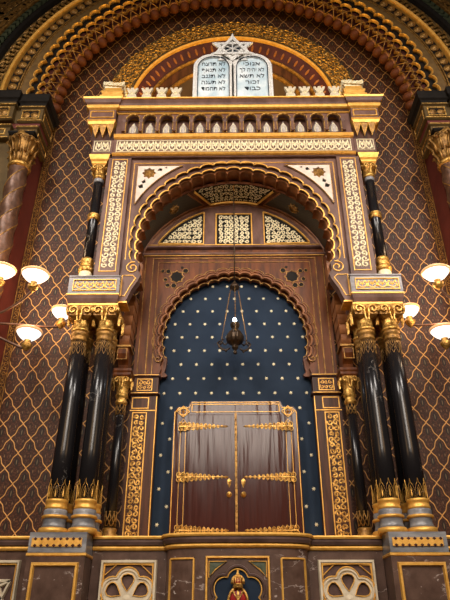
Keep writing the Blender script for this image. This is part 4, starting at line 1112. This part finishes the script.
# cornice
def cornice(mb, prof):
    for z0, z1, o, m_ in prof: mb.loft(-2.40, 2.40, 8.60, 9.75, [(z0, o), (z1, o)])
mb = MB(); mb.loft(-2.40, 2.40, 8.58, 9.75, [(10.98, 0), (11.0, .02), (11.02, .02)]); mb.loft(-2.40, 2.40, 8.52, 9.75, [(11.05, 0), (11.07, .03), (11.10, .045), (11.13, .04), (11.135, .02)]); mb.loft(-2.40, 2.40, 8.42, 9.75, [(11.245, 0), (11.25, .02), (11.275, .025)])
part(mb, 'cornice_gilding', M['goldpaint'], en)
mb = MB(); mb.loft(-2.40, 2.40, 8.56, 9.75, [(11.0, 0), (11.05, .0)]); mb.loft(-2.40, 2.40, 8.49, 9.75, [(11.13, .0), (11.18, .02), (11.247, .065)]); part(mb, 'cornice_body', M['mauve'], en)
for sg in (-1, 1):
    xa, xb = sorted((sg * 2.42, sg * 2.98))
    def cl(mb, prof, y0=8.50): mb.loft(xa, xb, y0, 9.5, prof)
    mb = MB(); cl(mb, [(10.73, 0), (11.03, 0)]); cl(mb, [(11.13, .05), (11.16, .08), (11.235, .11)]); part(mb, 'corner_block', M['mauve'], en)
    mb = MB(); cl(mb, [(11.02, 0), (11.05, .04), (11.09, .06), (11.13, .05)]); cl(mb, [(11.233, .11), (11.24, .12), (11.28, .13)]); frame(mb, xa + .03, xb - .03, 10.78, 10.98, .03, flat(8.50), .02)
    cl(mb, [(10.60, -.08), (10.64, -.02), (10.70, .0), (10.73, .02)]); part(mb, 'corner_gilt_moulding', M['goldpaint'], en)
    mb = MB(); xm = sg * 2.655
    for k in range(3):
        x = xm + (k - 1) * .15
        v = [(x - .075, 8.50, 10.60), (x + .075, 8.50, 10.60), (x, 8.59, 10.34), (x - .075, 8.75, 10.60), (x + .075, 8.75, 10.60), (x, 8.75, 10.34)]
        m2 = MB(); m2.add(v, [(0, 1, 2), (3, 5, 4), (0, 2, 5, 3), (1, 4, 5, 2), (0, 3, 4, 1)])
        m2.cur = 1; m2.tube([v[0], v[2], v[1]], .010, 4); part(m2, 'corbel_tooth', [M['golddark'], M['goldpaint']], en)
    mb.loft(*sorted((sg * 2.44, sg * 2.87)), 8.64, 9.5, [(10.24, 0), (10.27, .02), (10.60, .02)]); part(mb, 'corbel_block', M['darkwood'], en)

# ================================================================== CRESTING, FINIALS, TABLETS
cg = None
for sg, nm in SIDES:
    for k, x in enumerate((1.20, 1.50, 1.81, 2.12)):
        lab = '%s pale gilt crown-shaped cresting piece on the cornice, %s from the tablets' % (nm, ('nearest', 'second', 'third', 'farthest')[k])
        if cg is None:
            e = thing('cresting_ornament', lab, 'ornament', (0, 0, 0), 'cresting pieces on the cornice')
            mb = MB(); mb.plate([(-.11, 0), (.11, 0), (.11, .10), (.07, .15), (.10, .20), (.14, .32), (.09, .32), (.05, .26), (.035, .33), (-.035, .33), (-.05, .26), (-.09, .32), (-.14, .32), (-.10, .20), (-.07, .15), (-.11, .10)], [], -.03, .03)
            a = mb.build('crest_body', M['creamdark']); a.parent = e
            mb = MB(); mb.disc(circ(0, .14, .035, 8), flat(-.03), .02); mb.ribbon([(-.07, .03), (.07, .03)], .03, flat(-.03), .015); mb.ribbon([(-.11, .24), (-.05, .14), (0, .20), (.05, .14), (.11, .24)], .018, flat(-.03), .012)
            b = mb.build('crest_relief', M['goldpale']); b.parent = e; cg = (e, a, b)
        else:
            e = cg[0].copy(); COL.objects.link(e); e['label'] = lab
            for q in cg[1:]: c = q.copy(); COL.objects.link(c); c.parent = e
        e.location = (sg * x, 8.46, 11.275); e.scale = (.88, 1, 1)
    f = thing('corner_finial', 'gilt crowned block finial on the %s cornice corner' % nm, 'finial', (sg * 2.565, 8.75, 11.42))
    xc = sg * 2.565
    mb = MB(); mb.loft(xc - .20, xc + .20, 8.54, 9.0, [(11.28, .04), (11.47, .05), (11.50, .02), (11.53, .0), (11.58, .03), (11.62, .03), (11.64, -.01), (11.78, -.03)]); part(mb, 'gilt_block', M['goldpaint'], f)
    mb = MB()
    for k in range(5):
        x = xc + (k - 2) * .082
        for yy in (8.56, 8.98):
            mb.tube([(x + p[0], yy - .02, 11.85 + p[1]) for p in spiral(0, 0, .06, k, 1.1, 1, 9)], .022, 5)
    for k in range(5): mb.tube([(xc - .20, 8.58 + k * .09, 11.80), (xc - .21, 8.58 + k * .09, 11.95)], .03, 5); mb.tube([(xc + .20, 8.58 + k * .09, 11.80), (xc + .21, 8.58 + k * .09, 11.95)], .03, 5)
    mb.loft(xc - .18, xc + .18, 8.57, 8.97, [(11.76, 0), (11.84, .02), (11.93, .0)]); part(mb, 'leafy_crown', M['goldpale'], f)
TB = thing('law_tablets', 'pair of round-topped pale blue tablets with Hebrew lines in a silver frame', 'tablets', (0, 8.72, 11.45))
def tab(cx, hw, z0, zs, k=14): return [(cx - hw, z0), (cx + hw, z0)] + [(cx + hw * math.cos(a), zs + hw * 1.0 * math.sin(a)) for a in [PI * i / k for i in range(k + 1)]]
T0 = 11.28
for cx in (-.425, .425):
    mb = MB(); mb.plate(tab(cx, .445, T0, 12.53, 20), [tab(cx, .345, T0 + .05, 12.53, 20)], 8.66, 8.76); part(mb, 'silver_frame', M['silver'], TB)
    mb = MB(); mb.plate(tab(cx, .355, T0 + .04, 12.53, 20), [], 8.70, 8.74); slab = part(mb, 'tablet_slab', M['tablet'], TB)
    mb = MB(); mb.ribbon(tab(cx, .345, T0 + .05, 12.53, 20), .02, flat(8.66), .012, closed=True)
    part(mb, 'dark_inner_line', M['navy'], TB)
    mb = MB()
    path = tab(cx, .39, T0 + .04, 12.53, 26)[1:]
    pts = [(cx + .39, T0 + .04 + i * .05) for i in range(25)] + [(cx + .39 * math.cos(a), 12.53 + .39 * math.sin(a)) for a in [PI * i / 24 for i in range(25)]] + [(cx - .39, 12.5 - i * .05) for i in range(25)]
    for x, z in pts: mb.disc(circ(x, z, .018, 6), flat(8.66), .015)
    part(mb, 'frame_beading', M['silver'], TB)
def letters(txt, cx, z, h, parent, maxw):
    cu = bpy.data.curves.new('engraved_line', 'FONT'); cu.body = txt[::-1]; cu.size = h; cu.align_x = 'CENTER'; cu.extrude = .004
    cu.offset = .0
    ob = bpy.data.objects.new('engraved_line', cu); COL.objects.link(ob)
    bpy.context.view_layer.update()
    me = bpy.data.meshes.new_from_object(ob.evaluated_get(bpy.context.evaluated_depsgraph_get()))
    wd = max(.01, ob.dimensions.x); bpy.data.objects.remove(ob)
    s = min(1.15, maxw / wd)
    xs = [v.co.x for v in me.vertices]; mx = (min(xs) + max(xs)) / 2
    for v in me.vertices: x, y, z_ = v.co; v.co = ((x - mx) * s, -z_ * 1.0, y)
    me.materials.clear(); me.materials.append(M['ink'])
    o = bpy.data.objects.new('engraved_line', me); COL.objects.link(o); o.parent = parent; o.location = Vector((cx, 8.694, z)) - Vector(parent.location)
M['ink'] = simple('dark_blue_ink', (.03, .04, .055), (.05, .06, .08), .5, 0, 3, 0)
R_ = ['\u05d0\u05e0\u05d5\u05db\u05d9', '\u05dc\u05d0 \u05d9\u05d4\u05d9\u05d4 \u05dc\u05da', '\u05dc\u05d0 \u05ea\u05e9\u05d0', '\u05d6\u05db\u05d5\u05e8', '\u05db\u05d1\u05d5\u05d3']
L_ = ['\u05dc\u05d0 \u05ea\u05e8\u05e6\u05d7', '\u05dc\u05d0 \u05ea\u05e0\u05d0\u05e3', '\u05dc\u05d0 \u05ea\u05d2\u05e0\u05d1', '\u05dc\u05d0 \u05ea\u05e2\u05e0\u05d4', '\u05dc\u05d0 \u05ea\u05d7\u05de\u05d5\u05d3']
for i in range(5):
    z = 12.615 - i * .200
    letters(L_[i], -.425, z, .165, TB, .52); letters(R_[i], .425, z, .165, TB, .54)
stt = thing('star_of_david', 'silver six-pointed star with scrolled wings on top of the tablets', 'star', (0, 8.70, 12.9))
mb = MB()
sc = (0, 13.08)
for a0 in (PI / 2, -PI / 2):
    tri_ = [(sc[0] + .44 * math.cos(a0 + k * 2 * PI / 3) * 1.0, sc[1] + .42 * math.sin(a0 + k * 2 * PI / 3)) for k in range(3)]
    tri_i = [(sc[0] + .31 * math.cos(a0 + k * 2 * PI / 3) * 1.0, sc[1] + .295 * math.sin(a0 + k * 2 * PI / 3)) for k in range(3)]
    mb.plate(tri_, [tri_i], 8.64 if a0 > 0 else 8.66, 8.72)
for k in range(6): mb.ribbon([(0, 13.08), (.24 * math.cos(k * PI / 3 + PI / 6), 13.08 + .24 * math.sin(k * PI / 3 + PI / 6))], .03, flat(8.67), .02)
for sx in (-1, 1):
    mb.plate([(sx * x, z) for x, z in ((.22, 12.86), (.42, 12.82), (.34, 12.90), (.44, 12.93), (.34, 12.98), (.28, 13.10), (.42, 13.30), (.28, 13.24), (.24, 13.2), (.22, 13.05))], [], 8.67, 8.71)
mb.plate([(-.08, 13.40), (.08, 13.40), (.03, 13.50), (.0, 13.60), (-.03, 13.50)], [], 8.66, 8.70)
mb.plate([(-.3, 12.72), (.3, 12.72), (.16, 12.95), (-.16, 12.95)], [], 8.68, 8.73)
mb.v = [(x * 1.12, y - .02, 12.76 + (z - 12.72) * 1.02) for x, y, z in mb.v]; part(mb, 'star_body', M['silver'], stt)
mb = MB(); mb.plate(star(0, 13.125, .36, 6, .6), [], 8.69, 8.70); part(mb, 'dark_centre', M['navy'], stt)

# ================================================================== ARK CABINET
ark = thing('ark_cabinet', 'dark varnished double-door Torah ark with gilt hinges and stepped top', 'cabinet', (0, 9.75, 2.83))
def arko(s=0): return [(-1.065 + s, 2.83), (-1.065 + s, 4.94 - s), (-1.0 + s, 5.02 - s), (-.82 + s, 5.02 - s), (-.78 + s, 5.12 - s), (.78 - s, 5.12 - s), (.82 - s, 5.02 - s), (1.0 - s, 5.02 - s), (1.065 - s, 4.94 - s), (1.065 - s, 2.83)]
mb = MB(); mb.plate(arko(), [], 9.70, 9.90); part(mb, 'case', M['door'], ark)
mb = MB()
mb.ribbon(arko(.02), .015, flat(9.70), .012)
q = .12; mb.ribbon([(-.94, 2.83), (-.94, 4.74), (-.895, 4.80), (-.85, 4.74), (-.85, 2.83)], .010, flat(9.70), .012); mb.ribbon([(.94, 2.83), (.94, 4.74), (.895, 4.80), (.85, 4.74), (.85, 2.83)], .010, flat(9.70), .012)
frame(mb, -.76, .76, 4.92, 5.07, .014, flat(9.70), .01)
for sx in (-1, 1): poly_frame(mb, [(sx * .90 + .11, 4.93), (sx * .90, 5.03), (sx * .90 - .11, 4.93), (sx * .90, 4.83)], .018, flat(9.695), .02); mb.ribbon(circ(sx * .90, 4.93, .062, 12), .016, flat(9.695), .018, closed=True)
part(mb, 'gilt_lines', M['goldpaint'], ark)
mb = MB()
for sx in (-1, 1): mb.disc(star(sx * .90, 4.93, .055, 4, .4), flat(9.695), .025)
part(mb, 'corner_rosettes', M['gold'], ark)
for sx, nm in ((-1, 'left'), (1, 'right')):
    mb = MB(); mb.loft(*sorted((sx * .03, sx * .80)), 9.665, 9.70, [(2.86, -.005), (2.87, 0), (4.86, 0), (4.87, -.005)]); dr = part(mb, 'door_leaf', M['door'], ark)
    for z in (4.66, 3.815, 3.0):
        mb = MB(); y = 9.665
        xo, xi = .96, .16
        mb.ribbon([(sx * xo, z), (sx * xi, z)], lambda t: .034 - .02 * t, flat(y), .02)
        for k in range(11):
            x = .93 - k * .070; r = .105 - k * .0078
            for s2 in (-1, 1):
                mb.ribbon([(sx * (x + p[0]), z + s2 * (r * .42 + p[1])) for p in spiral(0, 0, r * .50, -PI / 2 + .4 * (k % 2), 1.1, 1, 10)], .015, flat(y), .013)
                mb.disc([(sx * (x - .03), z + s2 * r * .2), (sx * x, z + s2 * r), (sx * (x + .02), z + s2 * r * .3)], flat(y), .014)
        mb.disc([(sx * .12, z), (sx * .17, z - .022), (sx * .22, z), (sx * .17, z + .022)], flat(y), .02)
        h = part(mb, 'hinge', M['gold'], dr)
    mb = MB(); x = sx * .115
    mb.disc([(x, 3.80), (x - .035, 3.76), (x - .028, 3.71), (x, 3.64), (x + .028, 3.71), (x + .035, 3.76)], flat(9.665), .015); part(mb, 'keyhole_plate', M['redcup'] if False else M['gold'], dr)
    mb = MB(); vs = []; fs = []
    pr = [(.045, 9.665), (.04, 9.65), (.018, 9.645), (.018, 9.62), (.035, 9.605), (.030, 9.585), (.002, 9.58)]
    for r, y in pr:
        for k in range(12): vs.append((x + r * math.cos(2 * PI * k / 12), y, 3.54 + r * math.sin(2 * PI * k / 12)))
    for j in range(len(pr) - 1):
        for k in range(12): fs.append((j * 12 + k, j * 12 + (k + 1) % 12, j * 12 + 12 + (k + 1) % 12, j * 12 + 12 + k))
    mb.add(vs, fs, True); part(mb, 'door_knob', M['gold'], dr)
mb = MB(); mb.loft(-.018, .018, 9.63, 9.70, [(2.85, 0), (4.88, 0)])
for k in range(22): z = 2.92 + k * .088; mb.disc(circ(0, z, .016, 6), flat(9.63), .015)
part(mb, 'gilt_meeting_bar', M['golddark'], ark)

# ================================================================== HANGING LAMP
LX, LY = 0.0, 9.30
lp = thing('hanging_lamp', 'bronze eternal lamp hanging on chains before the starry panel', 'lamp', (LX, LY, 9.3))
mb = MB(); mb.tube([(LX, LY, 9.52), (LX, LY, 7.28)], .012, 6); part(mb, 'hanging_cord', M['iron'], lp)
mb = MB(); mb.lathe(LX, LY, [(.01, 7.34), (.03, 7.30), (.075, 7.24), (.095, 7.20), (.085, 7.17), (.03, 7.14), (.012, 7.10)], 14); part(mb, 'chain_canopy', M['iron'], lp)
angs = [math.radians(a) for a in (35, 158, 272)]
for a in angs:
    mb = MB(); n = 26; p0 = Vector((LX + .08 * math.cos(a), LY + .08 * math.sin(a), 7.18)); p1 = Vector((LX + .26 * math.cos(a), LY + .26 * math.sin(a), 6.17))
    for i in range(n):
        c = p0.lerp(p1, (i + .5) / n); d = (p1 - p0) / n * .62; e = (Vector((math.sin(a), -math.cos(a), 0)) if i % 2 else Vector((math.cos(a), math.sin(a), .2)).normalized()) * .009
        mb.tube([c - d, c + e, c + d, c - e], .0045, 4, closed=True)
    part(mb, 'chain', M['golddark'], lp)
    mb = MB(); u = Vector((math.cos(a), math.sin(a), 0)); base = Vector((LX, LY, 0))
    def wp(r, z): return base + u * r + Vector((0, 0, z))
    mb.tube([wp(.10, 5.84), wp(.17, 5.80), wp(.24, 5.83), wp(.30, 5.92), wp(.34, 6.02), wp(.29, 6.06), wp(.26, 6.00), wp(.29, 5.96)], .017, 6)
    mb.tube([wp(.12, 6.0), wp(.19, 5.94), wp(.25, 6.02), wp(.25, 6.10), wp(.21, 6.08)], .015, 6)
    for k in range(4): mb.tube([wp(.17 + k * .04, 5.82 + k * .03), wp(.18 + k * .045, 5.76 + k * .05)], .016, 5)
    mb.v = [(x, y, 6.44 - (6.44 - z) * .78) for x, y, z in mb.v]; part(mb, 'scroll_arm', M['iron'], lp)
mb = MB(); mb.lathe(LX, LY, [(.012, 5.66), (.03, 5.68), (.035, 5.72), (.02, 5.75), (.03, 5.77), (.06, 5.82), (.055, 5.87), (.075, 5.90), (.14, 5.96), (.16, 6.02), (.155, 6.12), (.12, 6.20), (.10, 6.23), (.065, 6.26), (.055, 6.31), (.075, 6.34), (.085, 6.40), (.08, 6.44)], 10, smooth=False); mb.v = [(x, y, 6.44 - (6.44 - z) * .78) for x, y, z in mb.v]; part(mb, 'bronze_body', M['iron'], lp)
mb = MB(); blob(mb, LX, LY, 6.50, .032, .032, .055); part(mb, 'lit_bulb', M['bulb'], lp)
l = bpy.data.lights.new('lamp_light', 'POINT'); l.energy = 6; l.color = (.85, .92, 1.0); l.shadow_soft_size = .05
o = bpy.data.objects.new('lamp_light', l); COL.objects.link(o); o.location = (LX, LY, 6.62)

# ================================================================== WALL LAMPS
def candelabrum(sg, nm):
    hub = Vector((sg * 4.40, 8.55, 6.05))
    c = thing('branched_wall_lamp', 'bronze branched lamp with lit white glass bowls on the %s side' % nm, 'lamp', tuple(hub))
    mb = MB(); mb.lathe(hub.x, hub.y, [(.01, 5.65), (.03, 5.70), (.05, 5.80), (.03, 5.90), (.06, 6.0), (.075, 6.08), (.05, 6.2), (.03, 6.3), (.04, 6.5), (.01, 6.6)], 14)
    mb.tube([tuple(hub), (hub.x, 8.83, hub.z)], .03, 8); mb.lathe(hub.x, 9.0, [(.20, 6.0), (.215, 6.02), (.215, 6.08), (.20, 6.1)], 20)
    part(mb, 'bracket', M['bronze'], c)
    bowls = [((3.41, 8.40, 6.72), .235), ((3.045, 9.02, 6.34), .20), ((3.45, 8.70, 5.77), .215), ((3.99, 8.38, 6.80), .235)]
    for (bx_, by, bz), r in bowls:
        X, Y, Z = sg * bx_, by, bz; k = r / .235
        arm = MB(); P0 = hub + Vector((0, 0, .02)); P3 = Vector((X, Y, Z - .08))
        P1 = P0.lerp(P3, .5); P1.z = min(P0.z, P3.z) + (.10 if Z > 6.5 else .0) + (.16 if 6.0 < Z < 6.5 else 0); P2 = P0.lerp(P3, .86); P2.z = P3.z - (.26 if Z > 6.5 else .10)
        if Z < 6: P1 = P0.lerp(P3, .55); P2 = P0.lerp(P3, .9); P2.z = P3.z - .03
        pts = []
        for i in range(21):
            t = i / 20; pts.append(P0 * (1 - t) ** 3 + P1 * 3 * t * (1 - t) ** 2 + P2 * 3 * t * t * (1 - t) + P3 * t ** 3)
        arm.tube(pts, .021, 6); a = part(arm, 'arm', M['bronze'], c)
        mb = MB(); mb.lathe(X, Y, [(.012, Z - .14), (.04, Z - .11), (.075, Z - .07), (.095, Z - .02), (.06, Z), (.045, Z + .03), (.06, Z + .06), (.05, Z + .08)], 16); part(mb, 'gilt_cup', M['gold'], c)
        mb = MB(); mb.lathe(X, Y, [(.05 * k, Z + .05), (.085 * k, Z + .07), (.15 * k, Z + .115), (.20 * k, Z + .17), (.222 * k, Z + .205)], 28); g = part(mb, 'glass_bowl', M['bowl'], c)
        mb = MB(); mb.lathe(X, Y, [(.220 * k, Z + .20), (.236 * k, Z + .215), (.240 * k, Z + .235), (.232 * k, Z + .245), (.20 * k, Z + .24)], 28); part(mb, 'amber_rim', M['rim'], g)
        l = bpy.data.lights.new('bowl_light', 'POINT'); l.energy = 16; l.color = (1.0, .70, .42); l.shadow_soft_size = .12
        o = bpy.data.objects.new('bowl_light', l); COL.objects.link(o); o.location = (X, Y, Z + .42)
for sg, nm in SIDES: candelabrum(sg, nm)
